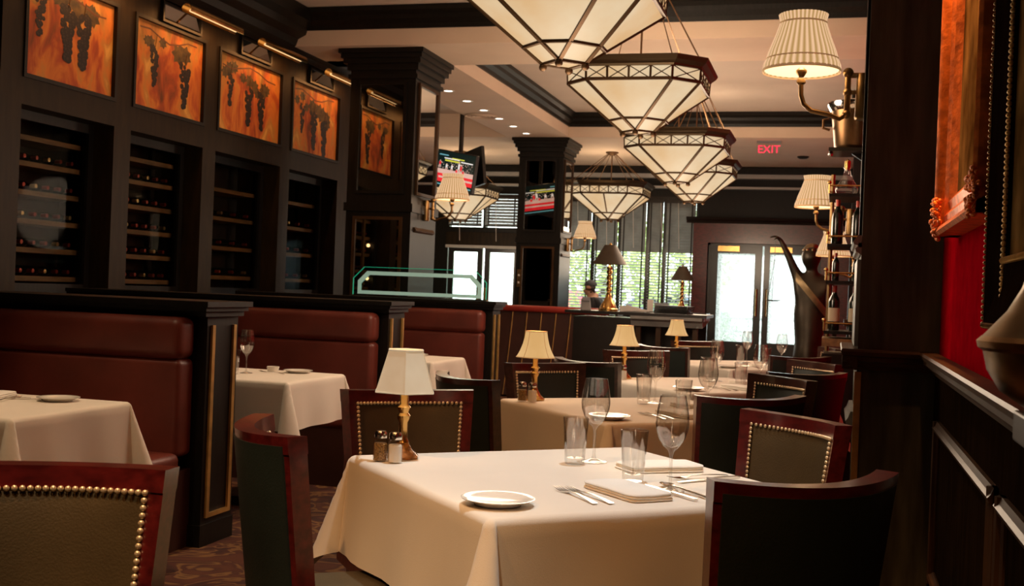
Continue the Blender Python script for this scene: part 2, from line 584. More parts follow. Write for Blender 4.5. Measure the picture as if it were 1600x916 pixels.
def dup(src, loc, rz=0, label=None, group=None):
    c = copy_tree(src)
    c.location = loc
    c.rotation_euler = (0, 0, rz)
    if label:
        c['label'] = label
    if group:
        c['group'] = group
    return c


def B(*a):
    return MB().box(*a)


def light(name, kind, loc, energy, col=WARM, size=0.1, aim=None, spot=60, blend=0.5, parent=None):
    d = bpy.data.lights.new(name, kind)
    d.energy = energy * GAIN.get(name, 1.0)
    d.color = col
    if kind == 'SPOT':
        d.spot_size = R(spot)
        d.spot_blend = blend
        d.shadow_soft_size = size
    elif kind == 'POINT':
        d.shadow_soft_size = size
    elif kind == 'AREA':
        d.shape = 'RECTANGLE'
        d.size = size[0]
        d.size_y = size[1]
    o = bpy.data.objects.new(name, d)
    C.objects.link(o)
    o.location = loc
    if aim is not None:
        o.rotation_euler = (Vector(aim) - Vector(loc)).to_track_quat('-Z', 'Y').to_euler()
    if parent:
        o.parent = parent
    return o


def arc(c, r, a0, a1, n, plane='xz'):
    out = []
    for i in range(n + 1):
        a = R(a0 + (a1 - a0) * i / n)
        if plane == 'xz':
            out.append((c[0] + r * math.cos(a), c[1], c[2] + r * math.sin(a)))
        else:
            out.append((c[0] + r * math.cos(a), c[1] + r * math.sin(a), c[2]))
    return out


# ------------------------------------------------------------------ room shell
XL, XR, YB, YF = -5.2, 0.42, -2.5, 20.4
SOF, CEI = 3.5, 3.85
struct(B(-10.6, 0.7, YB - 0.2, YF + 0.2, -0.1, 0).build('floor', 'carpet'))
ceil = struct(B(-10.6, 0.7, YB - 0.2, YF + 0.2, CEI, CEI + 0.15).build('ceiling', 'ceiling_paint'))
B(-5.6, XR, 10.2, 11.2, SOF, CEI - 0.002).build('ceiling_beam', 'soffit_paint', ceil)
B(-4.78, -3.84, 11.2, 16.55, SOF, CEI - 0.002).build('soffit', 'soffit_paint', ceil)
B(-10.5, XR, 16.55, YF, SOF, CEI - 0.002).build('soffit', 'soffit_paint', ceil)
B(-10.5, -4.78, 10.9, 11.2, SOF, CEI - 0.002).build('soffit', 'soffit_paint', ceil)
crown = [(0, 0.15), (0.02, 0.15), (0.03, 0.19), (0.07, 0.23), (0.08, 0.27), (0.12, 0.30), (0.12, 0.345), (0, 0.345)]
for nm, p0, p1, out in (('trim_1', (-5.2, 10.2, SOF), (XR, 10.2, SOF), (0, -1, 0)),
                        ('trim_2', (-3.84, 11.2, SOF), (-3.84, 16.55, SOF), (1, 0, 0)),
                        ('trim_3', (-3.84, 16.55, SOF), (XR, 16.55, SOF), (0, -1, 0)),
                        ('trim_4', (-3.84, 11.2, SOF), (XR, 11.2, SOF), (0, 1, 0))):
    struct(MB().extrude(crown, p0, p1, out).build(nm, 'wood_dark'))
struct(B(-10.6, 0.7, YB - 0.2, YB, 0, CEI).build('wall_back', 'wood_wall'))
struct(B(-10.7, -10.5, 11, YF, 0, CEI).build('wall_bar', 'wood_dark'))
wbs = struct(B(-10.5, XL - 0.55, 12.1, 12.3, 0, 2.9).build('wall_bar_side', 'wood_dark'))
B(-10.5, XL - 0.55, 12.1, 12.3, 2.9, CEI).build('wall_reflect_panel', 'soffit_paint', wbs)  # tan upper wall added for the far column's mirror to reflect

# right wall: red paint above a wooden wainscot
wr = struct(B(XR, XR + 0.2, YB, YF, 0, CEI).build('wall_right', 'red_paint'))
B(XR - 0.015, XR, YB, 5.0, 0, 0.99).build('wainscot', 'wood_wainscot', wr)
rail = [(0, 0), (0.012, 0), (0.014, 0.012), (0.03, 0.02), (0.034, 0.032), (0.05, 0.038), (0.05, 0.055), (0.062, 0.06), (0.066, 0.075), (0.062, 0.085), (0, 0.085)]
struct(MB().extrude(rail, (XR - 0.015, YB, 0.965), (XR - 0.015, 5.0, 0.965), (-1, 0, 0)).build('trim_5', 'wood_trim'))
bead = [(0, 0), (0.006, 0), (0.012, 0.008), (0.022, 0.012), (0.026, 0.024), (0.018, 0.034), (0.012, 0.05), (0, 0.05)]


def panel_mould(xw, y0, y1, z0, z1, nm):
    m = MB()
    m.extrude(bead, (xw, y0, z1 - 0.05), (xw, y1, z1 - 0.05), (-1, 0, 0))
    m.extrude(bead, (xw, y0, z0 + 0.05), (xw, y1, z0 + 0.05), (-1, 0, 0), (0, 0, -1))
    m.extrude(bead, (xw, y0 + 0.05, z0), (xw, y0 + 0.05, z1), (-1, 0, 0), (0, -1, 0))
    m.extrude(bead, (xw, y1 - 0.05, z0), (xw, y1 - 0.05, z1), (-1, 0, 0), (0, 1, 0))
    return struct(m.build(nm, 'wood_trim'))


panel_mould(XR - 0.015, 3.05, 4.72, 0.18, 0.80, 'trim_6')
panel_mould(XR - 0.015, 1.3, 2.95, 0.18, 0.80, 'trim_7')

# wooden pier on the right
pier = struct(B(0.10, XR - 0.002, 5.0, 5.75, 0, CEI).build('wall_pier', 'wood_pier'))
m = MB().extrude(rail, (0.04, 5.0, 0.965), (XR - 0.015, 5.0, 0.965), (0, -1, 0))
m.extrude(rail, (0.10, 4.945, 0.965), (0.10, 5.75, 0.965), (-1, 0, 0))
m.build('chair_rail', 'wood_trim', pier)
B(0.092, 0.118, 4.992, 5.02, 0.02, 0.955).build('corner_strip', 'gold_trim', pier)
B(0.085, 0.10, 5.02, 5.6, 1.06, 1.42).build('side_panel', 'trim_grey', pier)
MB().extrude(bead, (0.10, 5.0, 1.44), (0.10, 5.7, 1.44), (-1, 0, 0)).extrude(bead, (0.10, 5.0, 1.47), (0.10, 5.7, 1.47), (-1.4, 0, 0)).build('panel_bead', 'trim_grey', pier)
MB().extrude(bead, (0.10, 5.1, 0.70), (0.10, 5.7, 0.70), (-1.4, 0, 0), (0, 0, 1.6)).build('panel_bead', 'trim_grey', pier)
B(0.088, 0.10, 5.05, 5.09, 1.5, 3.4).build('stile', 'wood_dark', pier)
# further piers along the right wall
for k, y in enumerate((9.0, 14.6)):
    p = struct(B(0.16, XR - 0.002, y, y + 0.5, 0, CEI).build('wall_pier', 'wood_dark'))
    B(0.12, 0.16, y - 0.03, y + 0.53, 0.95, 1.03).build('chair_rail', 'wood_trim', p)

# far wall with glazed openings
wf = struct(B(-10.5, -6.95, YF, YF + 0.15, 0, SOF).build('wall_far', 'wood_dark'))
for a in ((-5.55, -4.72, 0, SOF), (-4.72, -2.35, 0, 0.80), (-4.72, -2.35, 2.98, SOF), (-6.95, -5.55, 2.98, SOF), (-2.35, -2.20, 0, SOF), (-2.20, XR, 2.62, SOF)):
    B(a[0], a[1], YF, YF + 0.15, a[2], a[3]).build('wall_panel', 'wood_dark', wf)
B(-10.4, XR, YF - 0.16, YF, 3.30, 3.37).build('header_moulding', 'header_white', wf)
B(-10.4, XR, YF - 0.13, YF, 3.12, 3.16).build('header_moulding', 'header_white', wf)
B(-10.4, XR, YF - 0.22, YF, 3.37, 3.48).build('header_beam', 'wood_dark', wf)
B(-6.95, -5.55, YF - 0.05, YF + 0.1, 2.26, 2.36).build('transom_bar', 'wood_dark', wf)
B(-6.95, -5.55, YF - 0.12, YF, 2.02, 2.26).build('door_header', 'wood_wall', wf)
B(-6.95, -5.55, YF - 0.14, YF, 1.97, 2.02).build('header_moulding', 'header_white', wf)

# glazed double door at the far left
for k, (x0, x1) in enumerate(((-6.93, -6.27), (-6.23, -5.57))):
    d = struct(thing('door_%d' % (k + 1), '', ''))
    for kk in ('label', 'category'):
        del d[kk]
    B(x0, x0 + 0.10, YF, YF + 0.05, 0.02, 1.97).build('stile', 'wood_black', d)
    B(x1 - 0.10, x1, YF, YF + 0.05, 0.02, 1.97).build('stile', 'wood_black', d)
    B(x0 + 0.10, x1 - 0.10, YF, YF + 0.05, 1.90, 1.97).build('rail', 'wood_black', d)
    B(x0 + 0.10, x1 - 0.10, YF, YF + 0.05, 0.02, 0.3).build('rail', 'wood_black', d)
    B(x0 + 0.10, x1 - 0.10, YF + 0.02, YF + 0.03, 0.3, 1.90).build('pane', 'glass_pane_far', d)
    B(x1 - 0.07 if k == 0 else x0 + 0.03, x1 - 0.03 if k == 0 else x0 + 0.07, YF - 0.05, YF, 0.95, 1.25).build('door_handle', 'brass', d)


def blinds(win, x0, x1, z0, z1, zopen, y, pitch=0.05):
    """slats are closed above zopen and open below it"""
    m = MB()
    z = z1
    while z > z0:
        a = R(58) if z > zopen else R(20)
        c, s = math.cos(a) * 0.030, math.sin(a) * 0.030
        m.add([(x0, y - c, z - s), (x1, y - c, z - s), (x1, y + c, z + s), (x0, y + c, z + s),
               (x0, y - c, z - s + 0.003), (x1, y - c, z - s + 0.003), (x1, y + c, z + s + 0.003), (x0, y + c, z + s + 0.003)],
              [(0, 3, 2, 1), (4, 5, 6, 7), (0, 1, 5, 4), (2, 3, 7, 6), (1, 2, 6, 5), (3, 0, 4, 7)])
        z -= pitch
    stuff(m.build('blind_slats', 'blind', win, fix=False))
    for f in (0.12, 0.88):
        xx = x0 + (x1 - x0) * f
        B(xx - 0.012, xx + 0.012, y - 0.032, y - 0.029, z0, z1).build('blind_tape', 'blind_tape', win)
    B(x0, x1, y - 0.03, y + 0.03, z1, z1 + 0.06).build('headrail', 'wood_black', win)
    B(x0, x1, y - 0.026, y + 0.026, z0 - 0.03, z0 - 0.005).build('bottom_rail', 'wood_black', win)
    MB().tube([(x0 + 0.2, y - 0.04, z1), (x0 + 0.24, y - 0.05, z1 - 0.8)], 0.006, 6).build('wand', 'glass_edge_glow' if False else 'white_plastic', win)


wx = [-4.72, -4.20, -3.72, -3.22, -2.92, -2.35]
for k in range(5):
    w = struct(thing('window_%d' % (k + 1), '', ''))
    for kk in ('label', 'category'):
        del w[kk]
    x0, x1 = wx[k], wx[k + 1]
    B(x0, x0 + 0.035, YF - 0.02, YF + 0.1, 0.80, 2.98).build('mullion', 'wood_black', w)
    B(x1 - 0.035, x1, YF - 0.02, YF + 0.1, 0.80, 2.98).build('mullion', 'wood_black', w)
    B(x0 + 0.035, x1 - 0.035, YF, YF + 0.1, 2.90, 2.98).build('head', 'wood_black', w)
    B(x0, x1, YF - 0.08, YF + 0.1, 0.78, 0.82).build('window_sill', 'wood_dark', w)
    B(x0 + 0.035, x1 - 0.035, YF + 0.05, YF + 0.058, 0.82, 2.90).build('pane', 'glass_pane_far', w)
    blinds(w, x0 + 0.03, x1 - 0.03, 0.86, 2.86, 1.98, YF - 0.09)
for k, (x0, x1) in enumerate(((-6.95, -6.25), (-6.25, -5.55))):
    w = struct(thing('window_%d' % (k + 6), '', ''))
    for kk in ('label', 'category'):
        del w[kk]
    B(x0, x0 + 0.03, YF - 0.02, YF + 0.1, 2.36, 2.98).build('mullion', 'wood_black', w)
    B(x1 - 0.03, x1, YF - 0.02, YF + 0.1, 2.36, 2.98).build('mullion', 'wood_black', w)
    B(x0 + 0.03, x1 - 0.03, YF + 0.05, YF + 0.058, 2.36, 2.98).build('pane', 'glass_pane_far', w)
    blinds(w, x0 + 0.03, x1 - 0.03, 2.40, 2.90, 1.0, YF - 0.09, 0.055)

# vestibule with frosted double doors
YV = 19.95
ves = struct(B(-2.37, -2.10, YV, YF, 0, 2.5).build('wall_vestibule', 'wood_red'))
B(-2.10, XR, YV, YV + 0.1, 2.16, 2.5).build('door_header', 'wood_red', ves)
B(-2.12, -2.07, YV, YV + 0.02, 0, 2.16).build('jamb', 'wood_black', ves)
B(-2.12, -0.2, YV, YV + 0.019, 2.13, 2.17).build('jamb', 'wood_black', ves)
B(-0.24, XR, YV, YV + 0.1, 0, 2.16).build('side_panel', 'wood_red', ves)
m = MB().extrude([(0, 0), (0.03, 0), (0.05, 0.04), (0.10, 0.06), (0.12, 0.10), (0, 0.10)], (-2.49, YV, 2.5), (XR, YV, 2.5), (0, -1, 0))
m.extrude([(0, 0), (0.03, 0), (0.05, 0.04), (0.10, 0.06), (0.12, 0.10), (0, 0.10)], (-2.37, YV, 2.5), (-2.37, YF, 2.5), (-1, 0, 0))
m.build('cornice', 'wood_black', ves)
B(-2.37, XR, YV, YF, 2.5, 2.6).build('vestibule_roof', 'wood_black', ves)
for k, (x0, x1, g0, g1) in enumerate(((-2.08, -1.20, -1.94, -1.32), (-1.17, -0.22, -1.07, -0.42))):
    d = struct(thing('door_%d' % (k + 3), '', ''))
    for kk in ('label', 'category'):
        del d[kk]
    B(x0, g0, YV + 0.02, YV + 0.07, 0.02, 2.15).build('stile', 'wood_black', d)
    B(g1, x1, YV + 0.02, YV + 0.07, 0.02, 2.15).build('stile', 'wood_black', d)
    B(g0, g1, YV + 0.02, YV + 0.07, 2.0, 2.15).build('rail', 'wood_black', d)
    B(g0, g1, YV + 0.02, YV + 0.07, 0.02, 0.5).build('rail', 'wood_black', d)
    B(g0, g1, YV + 0.04, YV + 0.048, 0.5, 2.0).build('frosted_pane', 'glass_frost', d)
    B(g0, g0 + 0.36, YV - 0.04, YV + 0.02, 2.03, 2.12).build('door_closer', 'brass', d)
    hx = x1 - 0.11 if k == 0 else x0 + 0.02
    MB().tube([(hx + 0.04, YV + 0.02, 0.95), (hx + 0.04, YV - 0.05, 0.95), (hx + 0.04, YV - 0.05, 1.40), (hx + 0.04, YV + 0.02, 1.40)], 0.016, 8).build('pull_handle', 'brass', d)
struct(B(-1.20, -1.17, YV + 0.05, YV + 0.06, 0.02, 2.15).build('door_seal', 'glass_frost', ves))

# ------------------------------------------------------------------ outside
struct(B(-40, 30, YF + 0.3, 60, -0.25, -0.15).build('ground_outside', 'paving'))


# posts and beam added outside to darken parts of the frosted panes
pf = struct(B(-2.35, -2.02, 21.4, 21.7, -0.15, 2.6).build('dimming_portico', 'paving'))
B(-2.35, 0.6, 21.4, 21.7, 2.03, 2.6).build('dimming_lintel', 'paving', pf)
B(-1.22, -1.08, 21.4, 21.6, -0.15, 2.03).build('post', 'paving', pf)
rl = thing('railing', 'pale railing outside, seen through the frosted left door', 'railing', (-1.6, 22.6, -0.15))
for zz in (0.75, 1.0):
    MB().tube([(-0.9, 0, zz), (1.9, 0, zz)], 0.025, 8).build('bar', 'grey_plastic', rl)
for xx in (-0.9, 0.03, 0.97, 1.9):
    MB().tube([(xx, 0, 0), (xx, 0, 1.03)], 0.025, 8).build('post', 'grey_plastic', rl)


def leaf_cloud(c, rad, n, size, seed, squash=1.0):
    rnd = random.Random(seed)
    mb = MB()
    for _ in range(n):
        while True:
            p = Vector((rnd.uniform(-1, 1), rnd.uniform(-1, 1), rnd.uniform(-1, 1)))
            if 0.25 < p.length < 1:
                break
        q = Vector((c[0] + p.x * rad[0], c[1] + p.y * rad[1], c[2] + p.z * rad[2]))
        a = Vector((rnd.uniform(-1, 1), rnd.uniform(-1, 1), rnd.uniform(-0.6, 0.6))).normalized() * size * rnd.uniform(0.7, 1.3)
        b = a.orthogonal().normalized() * size * 0.45
        mb.add([q - a, q + b, q + a, q - b], [(0, 1, 2, 3)])
    return mb


for k, (x, y, h, rx, lab) in enumerate(((-5.0, 25.5, 2.6, 1.5, 'pale green leafy tree outside, seen through left end of blinds'),
                                        (-3.6, 28.0, 3.0, 1.4, 'broad green tree outside behind middle of the blinds'))):
    t = thing('tree', lab, 'tree', (x, y, -0.15), 0, 'trees outside the window')
    MB().tube([(0, 0, 0), (0.04, 0, h * 0.5), (0, 0.05, h * 0.9)], [0.12, 0.09, 0.05], 8).build('trunk', 'bark', t, True)
    stuff(leaf_cloud((0, 0, h * 0.75), (rx, rx * 0.8, h * 0.42), 1300, 0.10, k, 1).build('foliage', 'leaf', t, fix=False))
for k, x in enumerate((-5.9, -4.7, -3.5, -2.3)):
    t = thing('hedge_bush', ['leftmost dark green bush in the row outside the far window', 'second dark green bush in the row outside the far window',
                             'third dark green bush in the row outside the far window', 'rightmost dark green bush in the row outside the far window'][k], 'bush', (x, 23.2, -0.15), 0, 'bushes outside the window')
    MB().tube([(0, 0, 0), (0, 0, 0.5)], 0.05, 6).build('stem', 'bark', t, True)
    stuff(leaf_cloud((0, 0, 0.62), (0.55, 0.5, 0.6), 700, 0.07, 50 + k).build('foliage', 'leaf_dark', t, fix=False))


def car(loc, rz, col, label):
    t = thing('parked_car', label, 'car', loc, rz, 'cars parked outside')
    side = [(-2.1, 0.35), (-2.15, 0.7), (-1.95, 0.92), (-1.25, 1.0), (-0.7, 1.42), (0.6, 1.45), (1.25, 1.05), (2.0, 0.92), (2.15, 0.65), (2.1, 0.35)]
    MB().extrude(side, (0, -0.85, 0), (0, 0.85, 0), (1, 0, 0)).build('body', col, t, bevel=0.04)
    MB().extrude([(-1.12, 1.03), (-0.66, 1.36), (0.55, 1.39), (1.12, 1.07)], (0, -0.862, 0), (0, 0.862, 0), (1, 0, 0)).build('car_window', 'car_glass', t)
    for x in (-1.35, 1.35):
        for y in (-0.80, 0.80):
            MB().tube([(x, y - 0.1, 0.33), (x, y + 0.1, 0.33)], 0.33, 16).build('wheel', 'rubber', t)


car((-5.2, 37.0, -0.15), 0.0, 'car_blue', 'blue-grey parked car outside, seen through middle of the blinds')
car((-7.1, 31.0, -0.15), PI / 2, 'car_red', 'red parked car outside, glimpsed beside the second column')

# ------------------------------------------------------------------ left wall: wine windows below, paintings above
wl = struct(B(XL - 0.6, XL, YB, 12.1, 0, 1.04).build('wall_left', 'wood_wall'))
PY = [(5.22, 6.26), (6.47, 7.49), (7.70, 8.74), (8.95, 10.16), (10.36, 11.50)]
B(XL - 0.6, XL, YB, 5.22, 1.04, CEI).build('wall_panel', 'wood_wall', wl)
for i in range(5):
    y1 = PY[i][1]
    y2 = PY[i + 1][0] if i < 4 else 12.1
    B(XL - 0.45, XL, y1, y2, 1.04, 3.24).build('stile', 'wood_wall', wl)
B(XL - 0.45, XL, 5.22, 12.1, 3.24, CEI).build('rail', 'wood_wall', wl)
for a, b in PY:
    B(XL - 0.45, XL, a, b, 2.335, 2.515).build('rail', 'wood_wall', wl)
    B(XL - 0.45, XL - 0.05, a, b, 2.515, 3.24).build('picture_back', 'wood_wall', wl)
B(XL - 0.60, XL - 0.57, 5.22, 12.1, 1.04, CEI).build('cabinet_back', 'cabinet_inside', wl)
B(XL - 0.57, XL, 11.99, 12.1, 1.04, CEI).build('end_panel', 'wood_wall', wl)
MB().extrude([(0, 0), (0.05, 0), (0.07, 0.02), (0.07, 0.04), (0, 0.045)], (XL, YB, 1.035), (XL, 12.1, 1.035), (1, 0, 0)).build('window_sill', 'wood_trim', wl)
cornice = [(0, 0), (0.03, 0), (0.04, 0.05), (0.10, 0.09), (0.12, 0.15), (0.20, 0.19), (0.22, 0.25), (0.28, 0.30), (0.28, 0.42), (0, 0.42)]
struct(MB().extrude(cornice, (XL, YB, 3.42), (XL, 12.1, 3.42), (1, 0, 0)).build('trim_8', 'wood_dark'))

# wine bottle prototypes (lying along +x, neck towards the glass)
bot_prof = [(0.001, 0), (0.034, 0.001), (0.037, 0.01), (0.037, 0.19), (0.030, 0.215), (0.016, 0.24), (0.0135, 0.26), (0.0135, 0.295), (0.001, 0.296)]


def bottle_meshes():
    body = MB().lathe(bot_prof, 14).mesh('bottle_body', 'bottle_glass', True)
    foil = MB().lathe([(0.0145, 0.245), (0.0142, 0.26), (0.0152, 0.29), (0.0152, 0.298), (0.001, 0.299)], 12, cap=False).mesh('foil', 'bottle_foil', True)
    foilg = MB().lathe([(0.0145, 0.245), (0.0142, 0.26), (0.0152, 0.29), (0.0152, 0.298), (0.001, 0.299)], 12, cap=False).mesh('foil', 'bottle_foil_gold', True)
    lab = MB().lathe([(0.0376, 0.06), (0.0376, 0.15)], 14, cap=False).mesh('paper_label', 'bottle_label', True)
    return body, foil, foilg, lab


BB, BF, BG, BL = bottle_meshes()


def bottle(loc, label, group, rot=(0, 0, 0), gold=False, paper=True):
    o = thing('wine_bottle', label, 'bottle', loc, 0, group)
    o.rotation_euler = rot
    link('body', BB, o)
    link('foil', BG if gold else BF, o)
    if paper:
        link('paper_label', BL, o)
    return o


ORD = ['first', 'second', 'third', 'fourth', 'fifth', 'sixth', 'seventh', 'eighth']
CABN = ['', 'leftmost wine cabinet', 'second wine cabinet', 'third wine cabinet', 'rightmost wine cabinet']
for i, (a, b) in enumerate(PY):
    if i == 0:
        B(XL - 0.3, XL - 0.28, a, b, 1.04, 2.335).build('window_panel', 'cabinet_inside', wl)
        continue
    cab = thing('wine_cabinet', ['', 'leftmost dark glazed wine cabinet, below two large grape bunches', 'second dark glazed wine cabinet with pale shelf post',
                                 'third dark glazed wine cabinet in the left wall', 'narrow-looking glazed wine cabinet next to the mirrored column'][i], 'wine cabinet', (XL, (a + b) / 2, 1.08), 0, 'wine cabinets in the left wall')
    h = (b - a) / 2
    gx = -0.20
    fr = 0.06
    B(gx - 0.02, gx + 0.03, -h, -h + fr, 0, 1.255).build('door_stile', 'wood_dark', cab)
    B(gx - 0.02, gx + 0.03, h - fr, h, 0, 1.255).build('door_stile', 'wood_dark', cab)
    B(gx - 0.02, gx + 0.03, -h + fr, h - fr, 1.19, 1.255).build('door_rail', 'wood_dark', cab)
    B(gx - 0.02, gx + 0.03, -h + fr, h - fr, 0, 0.07).build('door_rail', 'wood_dark', cab)
    B(gx, gx + 0.006, -h + fr, h - fr, 0.07, 1.19).build('glass_pane', 'glass_window', cab)
    B(gx - 0.06, gx - 0.03, -h + 0.22, -h + 0.27, 0.02, 1.22).build('shelf_post', 'shelf_wood', cab)
    zs = (0.12, 0.32, 0.52, 0.72, 0.92, 1.10) if i < 3 else (0.18, 0.45, 0.72, 0.98)
    for z in zs:
        B(-0.565, gx - 0.05, -h + 0.02, h - 0.02, z - 0.035, z).build('shelf', 'shelf_wood', cab)
    for si, z in enumerate(zs[:-1]):
        n = 7 if i < 3 else 5
        for k in range(n):
            yy = (a + b) / 2 - h + 0.12 + k * (2 * h - 0.24) / (n - 1)
            bottle((XL - 0.56 - 0.02 + 0.02, yy, 1.08 + z + 0.0375), 'dark wine bottle on %s shelf up of the %s' % (ORD[si], CABN[i]),
                   'bottles on %s shelf of %s' % (ORD[si], CABN[i]), (0, PI / 2, 0), gold=(k * 3 + si) % 4 == 0, paper=False)
    for z in (0.22, 0.62, 1.02):
        light('cabinet_fill', 'POINT', (gx - 0.028, -h + 0.12, z), 0.15 if i < 3 else 0.08, AMBER, 0.02, parent=cab)  # unseen fill lamps added to bring out the shelves


# paintings of grapes
def painting(i, a, b, label, bunches, seed):
    rnd = random.Random(seed)
    yc = (a + b) / 2
    p = thing('grape_painting', label, 'painting', (XL, yc, 2.515), 0, 'grape paintings on the left wall')
    hw, H = (b - a) / 2, 0.725
    fw_ = 0.028
    for nm, bx in (('frame_side', (-0.05, 0.012, -hw, -hw + fw_, 0, H)), ('frame_side', (-0.05, 0.012, hw - fw_, hw, 0, H)),
                   ('frame_top', (-0.05, 0.012, -hw + fw_, hw - fw_, H - fw_, H)), ('frame_bottom', (-0.05, 0.012, -hw + fw_, hw - fw_, 0, fw_))):
        MB().box(*bx).build(nm, 'wood_dark', p)
    B(-0.05, -0.02, -hw + fw_, hw - fw_, fw_, H - fw_).build('canvas', 'canvas', p)
    g, g2, lf, st = MB(), MB(), MB(), MB()

    def disc(mb, y, z, r, x, n=10, sy=1.0):
        mb.add([(x, y + r * sy * math.cos(2 * PI * k / n), z + r * math.sin(2 * PI * k / n)) for k in range(n)], [tuple(range(n))])
    lc = 0
    for (by, bz, s, n) in bunches:
        y0 = -hw + by * 2 * hw
        z0 = bz * H
        for k in range(n):
            t = k / n
            rr = 0.055 * s * (1 - t * 0.75)
            yy = y0 + rnd.uniform(-rr, rr) * 1.2
            zz = z0 - t * 0.30 * s + rnd.uniform(-0.012, 0.012)
            rad = 0.019 * s * rnd.uniform(0.85, 1.1)
            x = -0.0195 + k * 0.00004
            disc(g, yy, zz, rad, x, sy=1.25)
            disc(g2, yy - rad * 0.25, zz + rad * 0.3, rad * 0.42, x + 0.00002, 8, sy=1.25)
        # leaves above each bunch
        for k in range(3):
            yy, zz = y0 + rnd.uniform(-0.14, 0.14), z0 + rnd.uniform(-0.01, 0.09)
            r = rnd.uniform(0.045, 0.08) * s
            pts = []
            lc += 1
            for q in range(14):
                aa = 2 * PI * q / 14
                pr_ = r * (1.0 if q % 2 else 0.68)
                pts.append((-0.0199 + lc * 0.00004, yy + pr_ * 1.2 * math.cos(aa), min(H - fw_ - 0.005, zz + pr_ * math.sin(aa))))
            lf.add(pts, [tuple(range(14))])
        st.bar((-0.0193, y0, z0), (-0.0193, y0 + 0.02, min(H - 0.04, z0 + 0.10)), 0.006, 0.0006)
    st.tube([(-0.0192, -hw + 0.10 + k * (2 * hw - 0.22) / 6, 0.615 + 0.035 * math.sin(k * 1.3 + seed)) for k in range(7)], 0.0016, 5)
    for k in range(6):
        y_, z_ = -hw + 0.10 + k * (2 * hw - 0.22) / 6, 0.615 + 0.035 * math.sin(k * 1.3 + seed)
        y2, z2 = -hw + 0.10 + (k + 1) * (2 * hw - 0.22) / 6, 0.615 + 0.035 * math.sin((k + 1) * 1.3 + seed)
        st.bar((-0.0193, y_, z_), (-0.0193, y2, z2), 0.0006, 0.013, up=(0, 0, 1))
    lf.build('painted_leaves', 'paint_leaf', p, fix=False)
    st.build('painted_vine', 'paint_stem', p, fix=False)
    stuff(g.build('painted_grapes', 'paint_grape', p, fix=False))
    stuff(g2.build('painted_highlights', 'paint_grape_light', p, fix=False))
    return p


BUN = {1: [(0.17, 0.80, 0.9, 34), (0.46, 0.78, 1.25, 60), (0.63, 0.75, 1.25, 60)], 2: [(0.30, 0.72, 1.0, 44), (0.72, 0.62, 1.15, 54)],
       3: [(0.20, 0.72, 0.9, 38), (0.48, 0.62, 1.1, 56), (0.68, 0.62, 1.1, 56)], 4: [(0.24, 0.68, 0.9, 36), (0.48, 0.62, 1.2, 60), (0.70, 0.55, 1.25, 60)]}
LABP = {1: 'leftmost grape painting, two large dark bunches side by side on orange ground', 2: 'second grape painting from the left, two bunches spaced apart',
        3: 'third grape painting from the left, paired bunches under a reddish vine', 4: 'rightmost grape painting, next to the mirrored column'}
for i in (1, 2, 3, 4):
    a, b = PY[i]
    painting(i, a, b, LABP[i], BUN[i], i * 3 + 1)
    yc = a + 0.82
    pl = thing('picture_light', 'brass tube picture light over the %s' % LABP[i].split(',')[0], 'picture light', (XL, yc, 3.355), 0, 'picture lights on the left wall')
    m = MB()
    for k in range(9):
        pass
    half = [(0.045 * math.cos(R(t)), 0.045 * math.sin(R(t))) for t in range(-30, 211, 20)]
    inner = [(0.041 * math.cos(R(t)), 0.041 * math.sin(R(t))) for t in range(210, -31, -20)]
    MB().extrude([(d + 0.19, z) for d, z in half + inner], (0, -0.42, 0), (0, 0.42, 0), (1, 0, 0)).build('hood', 'brass', pl, True)
    MB().tube([(0.0, 0, 0.085), (0.08, 0, 0.085), (0.18, 0, 0.045)], 0.009, 8).build('arm', 'brass', pl, True)
    MB().tube([(0.19, -0.36, -0.004), (0.19, 0.36, -0.004)], 0.012, 8).build('bulb', 'picture_bulb', pl)
    light('picture_lamp', 'AREA', (0.17, 0, -0.03), 2.4, REDDISH, (0.06, 0.8), parent=pl).rotation_euler = (0, R(22), 0)
    mp = thing('clerestory_mirror', 'small bright mirror panel above the %s' % LABP[i].split(',')[0], 'mirror', (XL, a + 0.62, 3.265), 0, 'small mirrors under the cornice')
    MB().extrude([(0.0215, 0.0), (0.028, 0.0), (0.0085, 0.125), (0.002, 0.125)], (0, -0.27, 0), (0, 0.27, 0), (1, 0, 0)).build('glass', 'mirror', mp)
    for bx in ((0, 0.032, -0.29, -0.27, -0.02, 0.145), (0, 0.032, 0.27, 0.29, -0.02, 0.145), (0, 0.032, -0.27, 0.27, -0.02, 0), (0, 0.014, -0.27, 0.27, 0.125, 0.145)):
        B(*bx).build('frame', 'wood_dark', mp)


